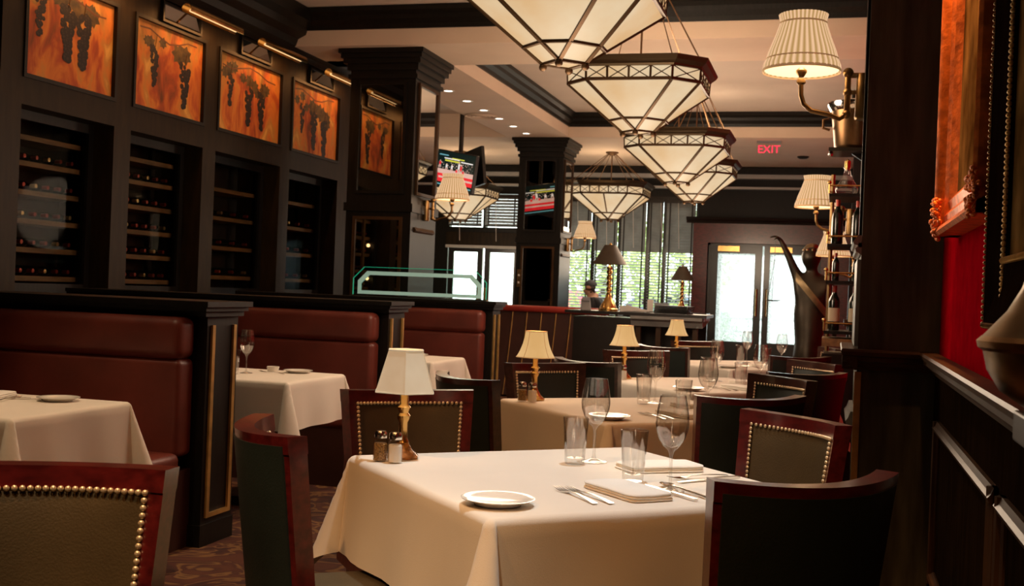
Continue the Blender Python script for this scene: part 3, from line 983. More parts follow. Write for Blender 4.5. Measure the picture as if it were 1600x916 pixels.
# ------------------------------------------------------------------ mirrored columns
def column(label, y0):
    X0, X1, D = -4.60, -3.93, 0.72
    c = thing('mirrored_column', label, 'column', ((X0 + X1) / 2, y0 + D / 2, 0), 0, 'mirrored wooden columns')
    w, d = (X1 - X0) / 2, D / 2
    B(-w, w, -d, d, 0, 3.45).build('shaft', 'wood_dark', c)
    B(-w - 0.03, w + 0.03, -d - 0.03, d + 0.03, 0, 0.16).build('plinth', 'wood_dark', c)
    oc = MB()
    for z0, z1, e in ((3.22, 3.26, 0.02), (3.30, 3.36, 0.03), (3.36, 3.41, 0.06), (3.41, 3.455, 0.08), (3.455, 3.498, 0.10)):
        oc.box(-w - e, w + e, -d - e, d + e, z0, z1)
    oc.build('cornice', 'wood_dark', c)
    t = 0.012
    for nm, z0, z1, mt in (('upper_mirror', 2.14, 3.16, 'mirror'), ('lower_mirror', 0.75, 1.86, 'mirror')):
        iw = w - 0.11
        B(-iw, iw, -d - 0.006, -d, z0, z1).build(nm, 'mirror_antique', c)
        B(w, w + 0.006, -d + 0.11, d - 0.11, z0, z1).build(nm, mt, c) if nm == 'upper_mirror' else None
        for bx in ((-iw - 0.03, -iw, -d - 0.022, -d, z0 - 0.03, z1 + 0.03), (iw, iw + 0.03, -d - 0.022, -d, z0 - 0.03, z1 + 0.03),
                   (-iw, iw, -d - 0.022, -d, z0 - 0.03, z0), (-iw, iw, -d - 0.022, -d, z1, z1 + 0.03)):
            B(*bx).build('mirror_frame', 'wood_trim' if z0 < 1 else 'wood_dark', c)
        if nm == 'upper_mirror':
            for bx in ((w, w + 0.022, -d + 0.08, -d + 0.11, z0 - 0.03, z1 + 0.03), (w, w + 0.022, d - 0.11, d - 0.08, z0 - 0.03, z1 + 0.03),
                       (w, w + 0.022, -d + 0.11, d - 0.11, z0 - 0.03, z0), (w, w + 0.022, -d + 0.11, d - 0.11, z1, z1 + 0.03)):
                B(*bx).build('mirror_frame', 'wood_trim', c)
    B(-w - 0.02, w + 0.02, -d - 0.02, d + 0.02, 1.94, 2.02).build('band', 'wood_dark', c)
    MB().extrude(bead, (w, -d + 0.09, 1.75), (w, d - 0.09, 1.75), (1, 0, 0)).build('side_panel_bead', 'wood_trim', c)
    return c


column('near mirrored dark wood column behind the etched glass screen', 10.40)
column('far mirrored dark wood column reflecting a television', 16.65)


# ------------------------------------------------------------------ wall sconces with pleated shades
def pleat(a, k, z):
    return 1 + 0.022 * math.cos(36 * a)


def sconce(label, loc, rz, group):
    """origin on the wall plate; the arm reaches along +x, shade centre at x=0.27, z=0"""
    s = thing('wall_sconce', label, 'wall sconce', loc, rz, group)
    MB().lathe([(0.035, 0), (0.038, 0.01), (0.034, 0.20), (0.0, 0.205)], 16, (0.0, 0, -0.14)).build('backplate', 'brass_old', s, True)
    m = MB().tube([(0.07, 0, 0.06), (0.07, 0, -0.12)], 0.014, 10)
    m.sphere((0.07, 0, 0.065), 0.024)
    m.sphere((0.07, 0, -0.02), 0.02)
    m.sphere((0.07, 0, -0.115), 0.02)
    m.tube([(0.0, 0, 0.055), (0.07, 0, 0.055)], 0.012, 8)
    m.tube([(0.0, 0, -0.02), (0.07, 0, -0.02)], 0.010, 8)
    m.build('bracket', 'brass_old', s, True)
    m = MB().tube([(0.07, 0, -0.115), (0.10, 0, -0.135), (0.15, 0, -0.115), (0.22, 0, -0.10), (0.255, 0, -0.07), (0.268, 0, -0.03), (0.27, 0, 0.04)], 0.011, 10)
    m.lathe([(0.012, 0), (0.02, 0.008), (0.02, 0.02), (0.012, 0.03)], 12, (0.27, 0, 0.015))
    m.lathe([(0.012, 0), (0.024, 0.02), (0.024, 0.03), (0.012, 0.04)], 12, (0.27, 0, 0.05))
    m.build('arm', 'brass_old', s, True)
    m = MB().lathe([(0.168, 0.075), (0.165, 0.10), (0.155, 0.125)], 144, (0.27, 0, 0), mod=pleat, cap=False)
    m.lathe([(0.155, 0.125), (0.145, 0.16), (0.120, 0.225), (0.100, 0.285)], 144, (0.27, 0, 0), mod=pleat, cap=False)
    m.lathe([(0.100, 0.285), (0.098, 0.295), (0.106, 0.325)], 144, (0.27, 0, 0), mod=pleat, cap=False)
    sh = m.build('pleated_shade', 'shade_lit', s, True)
    m = MB().lathe([(0.170, 0.070), (0.172, 0.078), (0.169, 0.084)], 48, (0.27, 0, 0), cap=False)
    m.lathe([(0.1585, 0.122), (0.1585, 0.129)], 48, (0.27, 0, 0), cap=False)
    m.lathe([(0.103, 0.282), (0.103, 0.290)], 48, (0.27, 0, 0), cap=False)
    m.build('shade_band', 'shade_band', sh, True)
    MB().lathe([(0.160, 0.078), (0.146, 0.125), (0.112, 0.225), (0.094, 0.285)], 48, (0.27, 0, 0), cap=False).build('lining', 'shade_inside', sh, True)
    MB().sphere((0.27, 0, 0.15), 0.03).build('bulb', 'bulb', s, True)
    light('sconce_lamp', 'POINT', (0.27, 0, 0.26), 1.2, WARM, 0.04, parent=s)
    light('sconce_lamp', 'POINT', (0.27, 0, 0.08), 1.2, WARM, 0.04, parent=s)
    return s


sconce('large pleated shade sconce on the near right pier, top right', (0.09, 5.28, 2.18), PI, 'pleated wall sconces')
sconce('pleated shade sconce further down the right wall above the statue', (0.10, 9.6, 1.92), PI, 'pleated wall sconces')
sconce('pleated shade sconce half hidden by the bottle rack', (0.24, 12.2, 1.63), PI, 'pleated wall sconces')
sconce('pleated shade sconce on the near mirrored column in front of the television', (-3.915, 10.78, 2.02), 0, 'pleated wall sconces')
sconce('small pleated shade sconce on the far mirrored column', (-3.915, 17.05, 1.98), 0, 'pleated wall sconces')


# ------------------------------------------------------------------ chandeliers
def octo(h, s):
    """irregular octagon: half width h, half length of the main faces s, counter-clockwise from the front face"""
    return [(-s, -h), (s, -h), (h, -s), (h, s), (s, h), (-s, h), (-h, s), (-h, -s)]


def chandelier(label, loc, drop, scale=1.0, split=False):
    c = thing('chandelier', label, 'chandelier', loc, 0, 'stained glass chandeliers')
    k = scale
    Z = [0.02 * k, 0.10 * k, 0.345 * k, 0.44 * k]
    t1 = (0.10 - 0.02) / (0.345 - 0.02)
    H = [0.12 * k, (0.12 + 0.38 * t1) * k, 0.5 * k, 0.505 * k]
    S = [0.001, 0.32 * t1 * k, 0.32 * k, 0.323 * k]
    rings = [[(x, y, Z[i]) for x, y in octo(H[i], S[i])] for i in range(4)]
    caming = MB()
    cw = 0.023 * k

    def pane(pts):
        cc = sum((Vector(p) for p in pts), Vector()) / len(pts)
        q = [Vector(p) + (cc - Vector(p)) * 0.03 for p in pts]
        n = (q[1] - q[0]).cross(q[2] - q[0]).normalized() * 0.003
        nn = len(q)
        mb = MB().add([p + n for p in q] + [p - n for p in q], [tuple(range(nn)), tuple(range(2 * nn - 1, nn - 1, -1))] + [(i, (i + 1) % nn, nn + (i + 1) % nn, nn + i) for i in range(nn)])
        mb.build('glass_pane', 'pane_glass', c, fix=False)
    for j in range(8):
        j2 = (j + 1) % 8
        for r in range(2):
            a, b, d, e = rings[r][j], rings[r][j2], rings[r + 1][j2], rings[r + 1][j]
            if r == 0 and j % 2 == 0:
                pane([((a[0] + b[0]) / 2, (a[1] + b[1]) / 2, a[2]), d, e])
            elif split and r == 1 and j % 2 == 0:
                ma = tuple((a[q] + b[q]) / 2 for q in range(3))
                mdd = tuple((d[q] + e[q]) / 2 for q in range(3))
                pane([a, ma, mdd, e])
                pane([ma, b, d, mdd])
                caming.bar(ma, mdd, cw * 0.8)
            else:
                pane([a, b, d, e])
            caming.bar(rings[r][j], rings[r + 1][j], cw)
            caming.bar(rings[r + 1][j], rings[r + 1][j2], cw)
        n = (5 if split else 4) if j % 2 == 0 else 1
        a, b = Vector(rings[2][j]), Vector(rings[2][j2])
        d, e = Vector(rings[3][j2]), Vector(rings[3][j])
        for q in range(n):
            p0, p1 = a.lerp(b, q / n), a.lerp(b, (q + 1) / n)
            p3, p2 = e.lerp(d, q / n), e.lerp(d, (q + 1) / n)
            pane([p0, p1, p2, p3])
            o = Vector((p0.x + p1.x, p0.y + p1.y, 0)).normalized() * 0.005
            caming.bar(p0 + o, p2 + o, cw * 0.3)
            caming.bar(p1 + o, p3 + o, cw * 0.3)
            caming.bar(p0, p3, cw * 0.7)
        caming.bar(rings[0][j], rings[0][j2], cw) if j % 2 else None
    pane([rings[0][j] for j in (0, 2, 4, 6)])
    caming.build('caming', 'came', c)
    rim = MB()
    prof = [(0.50, 0.435), (0.515, 0.44), (0.52, 0.455), (0.55, 0.48), (0.565, 0.505), (0.565, 0.515), (0.50, 0.515)]
    for i in range(len(prof)):
        (ha, za), (hb, zb) = prof[i], prof[(i + 1) % len(prof)]
        A = [(x * k, y * k, za * k) for x, y in octo(ha, ha * 0.645)]
        D_ = [(x * k, y * k, zb * k) for x, y in octo(hb, hb * 0.645)]
        for j in range(8):
            rim.add([A[j], A[(j + 1) % 8], D_[(j + 1) % 8], D_[j]], [(0, 1, 2, 3)])
    rim.build('rim', 'rim_metal', c)
    fin = MB()
    for j in (0, 2, 4, 6):
        p = rings[0][j]
        MB().sphere((p[0], p[1], p[2] - 0.020 * k), 0.023 * k, 12, 8).build('ball_finial', 'came', c, True)
    top = octo(0.5 * k, 0.32 * k)
    for j in range(8):
        x, y = top[j]
        MB().tube([(x, y, 0.505 * k), (x * 0.10, y * 0.10, drop - 0.03)], 0.0042 * k, 6).build('suspension_rod', 'rod', c)
    MB().tube([(0, 0, 0.12 * k), (0, 0, drop)], 0.008 * k, 8).build('centre_rod', 'rod', c)
    MB().lathe([(0.03, -0.06), (0.055, -0.045), (0.06, -0.03), (0.10, -0.02), (0.105, 0.0)], 20, (0, 0, drop)).build('canopy', 'rod', c, True)
    MB().bar((-0.5 * k, 0, 0.47 * k), (0.5 * k, 0, 0.47 * k), 0.02).bar((0, -0.5 * k, 0.47 * k), (0, 0.5 * k, 0.47 * k), 0.02).build('spider', 'came', c)
    for q in range(4):
        x, y = 0.18 * k * math.cos(q * PI / 2 + 0.7), 0.18 * k * math.sin(q * PI / 2 + 0.7)
        MB().sphere((x, y, 0.36 * k), 0.035, 10, 8).build('bulb', 'bulb', c, True)
    light('chandelier_lamp', 'POINT', (0, 0, 0.30 * k), 26 if split else 60, SOFT, 0.16, parent=c)
    light('pane_fill', 'POINT', (0, 0, -0.46 * k), 30 if split else 66, SOFT, 0.44, parent=c)  # extra lamp added below the bowl, stands in for the panes' own light
    return c


CHX = -1.56
chandelier('nearest stained glass chandelier, cut off by the top edge', (-1.49, 6.24, 2.48), CEI - 2.48)
chandelier('second nearest stained glass chandelier, lit and complete', (-1.53, 8.98, 2.49), CEI - 2.49)
chandelier('third stained glass chandelier in the row', (-1.63, 12.06, 2.40), CEI - 2.40)
chandelier('fourth stained glass chandelier, furthest of the main row', (-1.79, 14.94, 2.44), CEI - 2.44)
chandelier('lower stained glass chandelier before the blinds beside the far column', (-3.52, 18.3, 2.40), SOF - 2.40, 1.15, True)
chandelier('stained glass chandelier half hidden behind television and column', (-6.08, 18.3, 2.34), SOF - 2.34, 1.15, True)

chandelier('added stained glass chandelier over the bar, unseen, lighting the bar ceiling', (-7.2, 13.8, 2.5), CEI - 2.5, 1.26, True)  # unseen chandelier added to brighten the bar ceiling

# recessed lights in the soffit
for k in range(6):
    y = 12.66 + k * 0.70
    d = thing('recessed_light', '%s recessed ceiling light in the tan soffit strip, counted from the near column' % ORD[k], 'ceiling light', (-4.38, y, SOF), 0, 'recessed lights in the soffit strip')
    MB().lathe([(0.075, 0), (0.075, -0.006), (0.055, -0.006), (0.05, -0.001)], 20, cap=False).build('ring', 'white_plastic', d, True)
    MB().lathe([(0.05, -0.0012), (0.001, -0.0014)], 20, cap=False).build('lens', 'downlight_lens', d)
    light('recessed_lamp', 'SPOT', (0, 0, -0.02), 5, WARM, 0.04, (0, 0, -3), 110, 0.6, parent=d)
v = thing('ceiling_vent', 'round pale ceiling vent beside the recessed lights', 'vent', (-4.55, 14.5, SOF))
for r_ in (0.05, 0.10, 0.15, 0.19):
    MB().lathe([(r_, -0.004), (r_ + 0.018, -0.018), (r_ + 0.03, -0.006)], 28, cap=False).build('ring', 'soffit_paint', v, True)
v = thing('smoke_detector', 'round dark smoke detector on the far ceiling beside the exit sign', 'smoke detector', (-0.56, 18.7, SOF))
MB().lathe([(0.09, 0), (0.09, -0.015), (0.06, -0.035), (0.001, -0.037)], 20, cap=False).build('housing', 'wood_wall', v, True)

# exit sign
ex = thing('exit_sign', 'glowing red EXIT sign on clear panel below the far ceiling', 'sign', (-0.985, 16.9, 3.30))
B(-0.17, 0.17, -0.006, 0.006, 0.0, 0.17).build('acrylic_panel', 'glass_pane_far', ex)
B(-0.17, 0.17, -0.03, 0.03, 0.17, 0.20).build('housing', 'grey_plastic', ex)


def text_mesh(txt, size, name, parent, matn, loc, rot, ext=0.002):
    cu = bpy.data.curves.new('txt', 'FONT')
    cu.body = txt
    cu.size = size
    cu.extrude = ext
    cu.align_x = 'CENTER'
    to = bpy.data.objects.new('txt', cu)
    C.objects.link(to)
    bpy.context.view_layer.update()
    me = bpy.data.meshes.new_from_object(to.evaluated_get(bpy.context.evaluated_depsgraph_get()))
    bpy.data.objects.remove(to, do_unlink=True)
    me.materials.clear()
    me.materials.append(MATS[matn])
    o = link(name, me, parent, loc)
    o.rotation_euler = rot
    return o


text_mesh('EXIT', 0.155, 'lettering', ex, 'exit_red', (0, -0.010, 0.03), (PI / 2, 0, 0), 0.003)


# ------------------------------------------------------------------ televisions, back to back on a ceiling pole
def television(label, loc, rz):
    tv = thing('television', label, 'television', loc, rz, 'televisions on the ceiling pole')
    W, H = 0.88, 0.50
    hold = bpy.data.objects.new('x', None)
    M = Matrix.Rotation(R(10), 4, 'Y')

    def put(o):
        o.matrix_local = M @ o.matrix_local
        return o
    put(MB().box(-W / 2, W / 2, -0.02, 0.03, -H / 2, H / 2).build('casing', 'black_plastic', tv, bevel=0.006))
    y = -0.0215
    put(B(-W / 2 + 0.012, W / 2 - 0.012, y, -0.02, -H / 2 + 0.014, H / 2 - 0.012).build('screen', 'tv_dark', tv))
    m = MB()
    names = ['tv_red', 'tv_pink', 'tv_white', 'tv_yellow', 'tv_grey', 'tv_teal']

    def q(x0, x1, z0, z1, mi, lay=1):
        yy = y - 0.0004 * lay
        m.add([(x0 * W, yy, z0 * H), (x1 * W, yy, z0 * H), (x1 * W, yy, z1 * H), (x0 * W, yy, z1 * H)], [(0, 1, 2, 3)], mi)
    q(-0.48, 0.48, -0.34, -0.12, 0)
    q(-0.48, 0.48, -0.12, 0.00, 1)
    q(-0.40, 0.48, -0.24, -0.19, 1, 2)
    q(-0.30, 0.10, 0.28, 0.31, 2, 2)
    q(-0.28, 0.12, 0.22, 0.26, 3, 2)
    q(-0.10, 0.22, 0.30, 0.33, 3, 2)
    q(-0.44, -0.2, 0.36, 0.39, 5, 2)
    q(0.14, 0.44, 0.24, 0.27, 2, 2)
    q(-0.46, 0.46, -0.42, -0.39, 5, 2)
    rnd = random.Random(3)
    for _ in range(120):
        x, z = rnd.uniform(-0.46, 0.46), rnd.uniform(0.02, 0.20)
        q(x, x + 0.012, z, z + 0.025, rnd.choice((4, 4, 4, 1)), 2)
    for (x, z, h, col) in ((0.10, -0.08, 0.34, 2), (0.16, -0.10, 0.30, 0), (-0.40, 0.02, 0.20, 0), (-0.22, -0.02, 0.18, 2), (-0.08, -0.04, 0.20, 2), (0.22, -0.12, 0.18, 0), (0.05, -0.10, 0.16, 0)):
        q(x - 0.022, x + 0.022, z + h * 0.42, z + h * 0.82, col, 3)
        q(x - 0.012, x + 0.012, z + h * 0.84, z + h, 1, 3)
        q(x - 0.026, x - 0.006, z, z + h * 0.44, 1, 3)
        q(x + 0.008, x + 0.028, z + h * 0.06, z + h * 0.44, 1, 3)
        q(x + 0.022, x + 0.05, z + h * 0.72, z + h * 0.80, 1, 3)
    put(m.build('picture', names, tv, fix=False))
    bpy.data.objects.remove(hold)
    return tv


TVP = (-4.81, 14.5, 2.76)
n1 = Vector((math.sin(R(-36)), -math.cos(R(-36)), 0))
television('tilted television showing red basketball court, facing the dining room', (TVP[0] + n1.x * 0.07, TVP[1] + n1.y * 0.07, TVP[2]), R(-36))
television('back-to-back television facing the far column, seen in its mirror', (TVP[0] - n1.x * 0.07, TVP[1] - n1.y * 0.07, TVP[2]), R(-36) + PI)
tp = thing('television_pole', 'dark ceiling pole that carries the two televisions', 'pole', (TVP[0], TVP[1], CEI))
MB().tube([(0, 0, 0), (0, 0, CEI * 0 - 1.25)], 0.03, 12).build('pole', 'wood_black', tp)
MB().lathe([(0.12, 0), (0.12, -0.02), (0.04, -0.03)], 20).build('ceiling_plate', 'wood_black', tp, True)


# ------------------------------------------------------------------ booths
def rbox(x0, x1, y0, y1, z0, z1, name, mt, parent, r=0.03, seg=4):
    return MB().box(x0, x1, y0, y1, z0, z1).build(name, mt, parent, smooth=True, bevel=r, bseg=seg)


def booth(label, yn, yf, xe=-2.76):
    """partition between yn and yf, running from the wall to xe; bench faces the camera side"""
    b = thing('booth_bench', label, 'booth', (xe, yn, 0), 0, 'red leather booths along the left wall')
    L = XL - xe + 0.075
    d = yf - yn
    B(L, 0, 0, d, 0, 1.06).build('partition', 'wood_dark', b)
    m = MB().box(L, 0.05, -0.09, d + 0.05, 1.105, 1.13).box(L, 0.035, -0.075, d + 0.035, 1.085, 1.105).box(L, 0.02, -0.05, d + 0.02, 1.06, 1.085)
    m.build('cap', 'wood_dark', b)
    B(-0.06, 0.006, -0.01, d + 0.01, 0, 0.10).build('plinth', 'wood_dark', b)
    for y in (0.03, d - 0.055):
        MB().box(0, 0.012, y, y + 0.025, 0.13, 1.02).build('gold_strip', 'gold_trim', b)
    MB().box(0, 0.012, 0.055, d - 0.055, 0.13, 0.15).build('gold_strip', 'gold_trim', b)
    rbox(L, -0.05, -0.150, 0.0, 0.862, 1.055, 'back_roll', 'leather_red', b, 0.045, 6)
    rbox(L, -0.055, -0.138, 0.0, 0.42, 0.866, 'backrest', 'leather_red', b, 0.03, 5)
    rbox(L, -0.05, -0.50, -0.10, 0.35, 0.445, 'seat', 'leather_red', b, 0.035, 5)
    B(L, -0.06, -0.49, 0, 0, 0.36).build('seat_base', 'leather_maroon', b)
    return b


booth('nearest red leather booth bench, at the left edge', 4.74, 5.02)
booth('middle red leather booth bench behind the wine glass', 6.98, 7.26)
booth('furthest red leather booth bench, carrying the etched glass screen', 9.34, 9.56)

# etched glass screen on the furthest booth
gs = thing('glass_screen', 'etched glass screen with painted edge glow and clipped corners on the furthest booth', 'glass screen', (-3.46, 9.42, 1.13))


def clipped(w, h, c):
    return [(-w, 0), (w, 0), (w, h - c), (w - c, h), (-w + c, h), (-w, h - c)]


def panel2d(pts, y0, y1):
    n = len(pts)
    return MB().add([(x, y0, z) for x, z in pts] + [(x, y1, z) for x, z in pts], [tuple(range(n)), tuple(range(2 * n - 1, n - 1, -1))])


W_, H_ = 0.61, 0.255
panel2d(clipped(W_, H_, 0.10), -0.006, 0.006).build('glass', 'glass_screen', gs, fix=False)
P_ = clipped(W_, H_, 0.10)
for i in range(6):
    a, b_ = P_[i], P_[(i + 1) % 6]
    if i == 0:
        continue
    MB().bar((a[0], 0, a[1]), (b_[0], 0, b_[1]), 0.004, 0.013, up=(0, 1, 0)).build('polished_edge', 'glass_edge_glow', gs)
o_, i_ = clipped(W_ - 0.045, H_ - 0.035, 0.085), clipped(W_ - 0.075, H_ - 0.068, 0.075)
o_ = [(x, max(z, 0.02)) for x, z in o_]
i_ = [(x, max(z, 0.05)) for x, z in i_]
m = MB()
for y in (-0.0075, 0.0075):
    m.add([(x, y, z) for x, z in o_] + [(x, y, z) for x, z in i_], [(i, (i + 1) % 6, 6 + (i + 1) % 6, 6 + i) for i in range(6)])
m.build('etched_border', 'glass_etched_glow', gs, fix=False)
B(-W_ - 0.01, W_ + 0.01, -0.02, 0.02, -0.0, 0.012).build('channel', 'chrome', gs)


# ------------------------------------------------------------------ tables and cloths
def cloth(hx, hy, drop, z, seed, amp=0.010):
    rnd = random.Random(seed)
    ph = [rnd.uniform(0, 6.28) for _ in range(8)]
    RR = 0.018

    def od(r):
        t = r / RR
        if t < PI / 2:
            return RR * math.sin(t), RR * (1 - math.cos(t))
        return RR, RR + (r - RR * PI / 2)

    def axis(h):
        n = 14
        inner = [-h + 2 * h * i / n for i in range(n + 1)]
        ex = [0.25 * RR, 0.6 * RR, RR, 1.5 * RR] + [1.5 * RR + (drop - 1.5 * RR) * (k + 1) / 9 for k in range(9)]
        return [-h - e for e in reversed(ex)] + inner + [h + e for e in ex]
    ax, ay = axis(hx), axis(hy)

    def f(u, v):
        a, b = abs(u) - hx, abs(v) - hy
        sx, sy = (1 if u > 0 else -1), (1 if v > 0 else -1)
        if a <= 0 and b <= 0:
            return (u, v, z + 0.0008 * math.sin(u * 9 + ph[0]) * math.sin(v * 8 + ph[1]))
        if b <= 0:
            o, d = od(a)
            q = a / drop
            taper = min(1, (hy - abs(v)) / 0.12)
            o += q * 0.022 + q * amp * math.sin(v * 17 + ph[2 if sx > 0 else 3]) * taper
            return (sx * (hx + o), v, z - d * 0.995)
        if a <= 0:
            o, d = od(b)
            q = b / drop
            taper = min(1, (hx - abs(u)) / 0.12)
            o += q * 0.022 + q * amp * math.sin(u * 17 + ph[4 if sy > 0 else 5]) * taper
            return (u, sy * (hy + o), z - d * 0.995)
        r = math.hypot(a, b)
        phi = math.atan2(b, a)
        o, d = od(r)
        s2 = math.sin(2 * phi)
        k = 0.30 * s2 ** 1.3
        q = r / drop
        base = o + q * 0.022
        wob = 0.13 * r * math.sin(4 * phi)
        hxx = math.cos(phi) ** 2 * base + k * r * 0.707 + wob * 0.707
        hyy = math.sin(phi) ** 2 * base + k * r * 0.707 - wob * 0.707
        return (sx * (hx + hxx), sy * (hy + hyy), z - d * math.sqrt(max(0.2, 1 - k * k)))
    mb = MB()
    vs_ = [f(u, v) for v in ay for u in ax]
    nu = len(ax)
    fs = [(j * nu + i, j * nu + i + 1, (j + 1) * nu + i + 1, (j + 1) * nu + i) for j in range(len(ay) - 1) for i in range(nu - 1)]
    return mb.add(vs_, fs)


def table(center, rz, hx, hy, drop, ztop, label, seed, grp, where):
    t = thing('dining_table', label, 'table', (center[0], center[1], 0), rz, grp)
    B(-hx + 0.01, hx - 0.01, -hy + 0.01, hy - 0.01, ztop - 0.04, ztop - 0.006).build('tabletop', 'wood_dark', t)
    MB().lathe([(0.05, 0.03), (0.04, 0.1), (0.035, 0.4), (0.045, ztop - 0.05), (0.09, ztop - 0.041)], 16).build('pedestal', 'wood_black', t, True)
    MB().bar((-hx * 0.7, 0, 0.025), (hx * 0.7, 0, 0.025), 0.06, 0.05).bar((0, -hy * 0.7, 0.025), (0, hy * 0.7, 0.025), 0.06, 0.05).build('foot', 'wood_black', t)
    cl = cloth(hx, hy, drop, ztop, seed).build('tablecloth', 'linen', None, smooth=60)
    cl.location = (center[0], center[1], 0)
    cl.rotation_euler = (0, 0, rz)
    tag(cl, 'white linen cloth draped over %s' % where, 'tablecloth', grp.replace('tables', 'tablecloths'))
    return t


TZ = 0.755
# rotation so that local +x points along (0.745, 0.667)
RT = math.atan2(0.667, 0.745)
TC = [(-0.645, 2.995), (-0.755, 4.90), (-0.64, 6.50), (-0.62, 8.62)]
WH = ['the nearest brightly lit table', 'the second dining table in the row', 'the third dining table in the row', 'the furthest dining table in the row']
for i, c in enumerate(TC):
    table(c, RT, 0.45, 0.45, 0.28, TZ, ['nearest square dining table, brightly lit, in the foreground', 'second square dining table behind the foreground one', 'third square dining table of the centre row', 'furthest square dining table of the centre row'][i], 11 + i, 'centre row tables', WH[i])
BT = [(-3.30, 3.78), (-3.22, 5.74), (-3.18, 7.83)]
BTL = ['the nearest booth table, at the left edge', 'the middle booth table', 'the furthest booth table']
for i, c in enumerate(BT):
    table(c, 0, 0.54, 0.345, 0.26, 0.72, ['booth table at the left edge of the frame', 'middle booth table holding a wine glass', 'furthest booth table behind the cream lampshade'][i], 21 + i, 'booth tables', BTL[i])


# ------------------------------------------------------------------ chairs
def chair_parts(front, nails=True, seat='leather_olive', wood='wood_red'):
    """list of (name, mesh, [(subname, mesh)]) ; faces +y, origin on the floor under the middle of the top-rail chord"""
    Wt, Wb, Z0, Z1 = 0.225, 0.190, 0.40, 0.885

    def P(u, v, off):
        w = Wb + (Wt - Wb) * v
        x = u * w
        y = 0.055 * (1 - v) - 0.08 * (1 - u * u) + off
        # offsets follow the local slope of the curved shell
        sl = 0.16 * u / w
        nn = math.hypot(1, sl)
        return (x - off * sl / nn * 0.6, y, Z0 + (Z1 - Z0) * v + 0.008 * u * u * v)

    def slab(u0, u1, v0, v1, f, b, nu, nv, bulge=0.0):
        mb = MB()
        F, K = [], []
        for j in range(nv + 1):
            for i in range(nu + 1):
                s, t = i / nu, j / nv
                u, v = u0 + (u1 - u0) * s, v0 + (v1 - v0) * t
                bl = bulge * (1 - (2 * s - 1) ** 4) * (1 - (2 * t - 1) ** 4)
                F.append(P(u, v, f + bl))
                K.append(P(u, v, b - bl * 0.5))
        N = len(F)
        w_ = nu + 1
        fs = []
        for j in range(nv):
            for i in range(nu):
                q = j * w_ + i
                fs.append((q, q + 1, q + w_ + 1, q + w_))
                fs.append((N + q, N + q + w_, N + q + w_ + 1, N + q + 1))
        for i in range(nu):
            fs.append((i, N + i, N + i + 1, i + 1))
            q = nv * w_ + i
            fs.append((q, q + 1, N + q + 1, N + q))
        for j in range(nv):
            q = j * w_
            fs.append((q, q + w_, N + q + w_, N + q))
            q = j * w_ + nu
            fs.append((q, N + q, N + q + w_, q + w_))
        return mb.add(F + K, fs)
    out = []
    out.append(('top_rail', slab(-1, 1, 0.918, 1.0, 0.024, -0.024, 20, 2).mesh('top_rail', wood, 50), []))
    out.append(('back_stile', slab(-1, -0.85, 0, 0.918, 0.022, -0.022, 2, 8).mesh('back_stile', wood, 50), []))
    out.append(('back_stile', slab(0.85, 1, 0, 0.918, 0.022, -0.022, 2, 8).mesh('back_stile', wood, 50), []))
    out.append(('bottom_rail', slab(-0.85, 0.85, 0, 0.10, 0.018, -0.018, 12, 1).mesh('bottom_rail', wood, 50), []))
    nm = MB()
    if nails:
        pts = []
        n = 27
        pts += [(-0.845 + 1.69 * i / n, 0.915) for i in range(n + 1)]
        n = 30
        for s in (-0.845, 0.845):
            pts += [(s, 0.10 + 0.815 * i / n) for i in range(n)]
        for u, v in pts:
            p = P(u, v, 0.026)
            nm.sphere(p, 0.0059, 8, 5, sq=(1, 0.7, 1))
    out.append(('back_cushion', slab(-0.86, 0.86, 0.08, 0.925, 0.018, -0.005, 16, 12, 0.012).mesh('back_cushion', front, 60),
                [('nailhead_trim', nm.mesh('nailhead_trim', 'nail', True, fix=False))] if nails else []))
    out.append(('outer_back', slab(-0.94, 0.94, 0.02, 0.955, -0.012, -0.0265, 18, 8).mesh('outer_back', 'leather_black', 60), []))
    out.append(('seat', MB().box(-0.235, 0.235, 0.0, 0.44, 0.395, 0.475).mesh('seat', seat, 50, bevel=0.028, bseg=4), []))
    out.append(('seat_rail', MB().box(-0.225, 0.225, -0.02, 0.425, 0.335, 0.397).mesh('seat_rail', wood, False, bevel=0.004), []))
    for s in (-1, 1):
        out.append(('front_leg', MB().frustum((s * 0.20, 0.40), (0.014, 0.014), (0.021, 0.021), 0, 0.336).mesh('front_leg', wood, False, bevel=0.003), []))
        p0 = P(s * 0.92, 0, 0)
        out.append(('back_leg', MB().frustum((s * 0.185, -0.055), (0.014, 0.016), (0.019, 0.022), 0, 0.415, (p0[0], p0[1])).mesh('back_leg', wood, False, bevel=0.003), []))
    return out


CH_OLIVE = chair_parts('leather_olive')
CH_BLACK = chair_parts('leather_black', True, 'leather_black', 'wood_chair_dark')


def chair(label, mid, face, parts=CH_OLIVE, grp='nail-trimmed dining chairs'):
    """mid = middle of the top rail chord (x, y); face = direction the sitter looks"""
    rz = math.atan2(face[1], face[0]) - PI / 2
    t = thing('dining_chair', label, 'chair', (mid[0], mid[1], 0), rz, grp)
    for nm, me, subs in parts:
        o = link(nm, me, t)
        for sn, sm in subs:
            stuff(link(sn, sm, o))
    return t


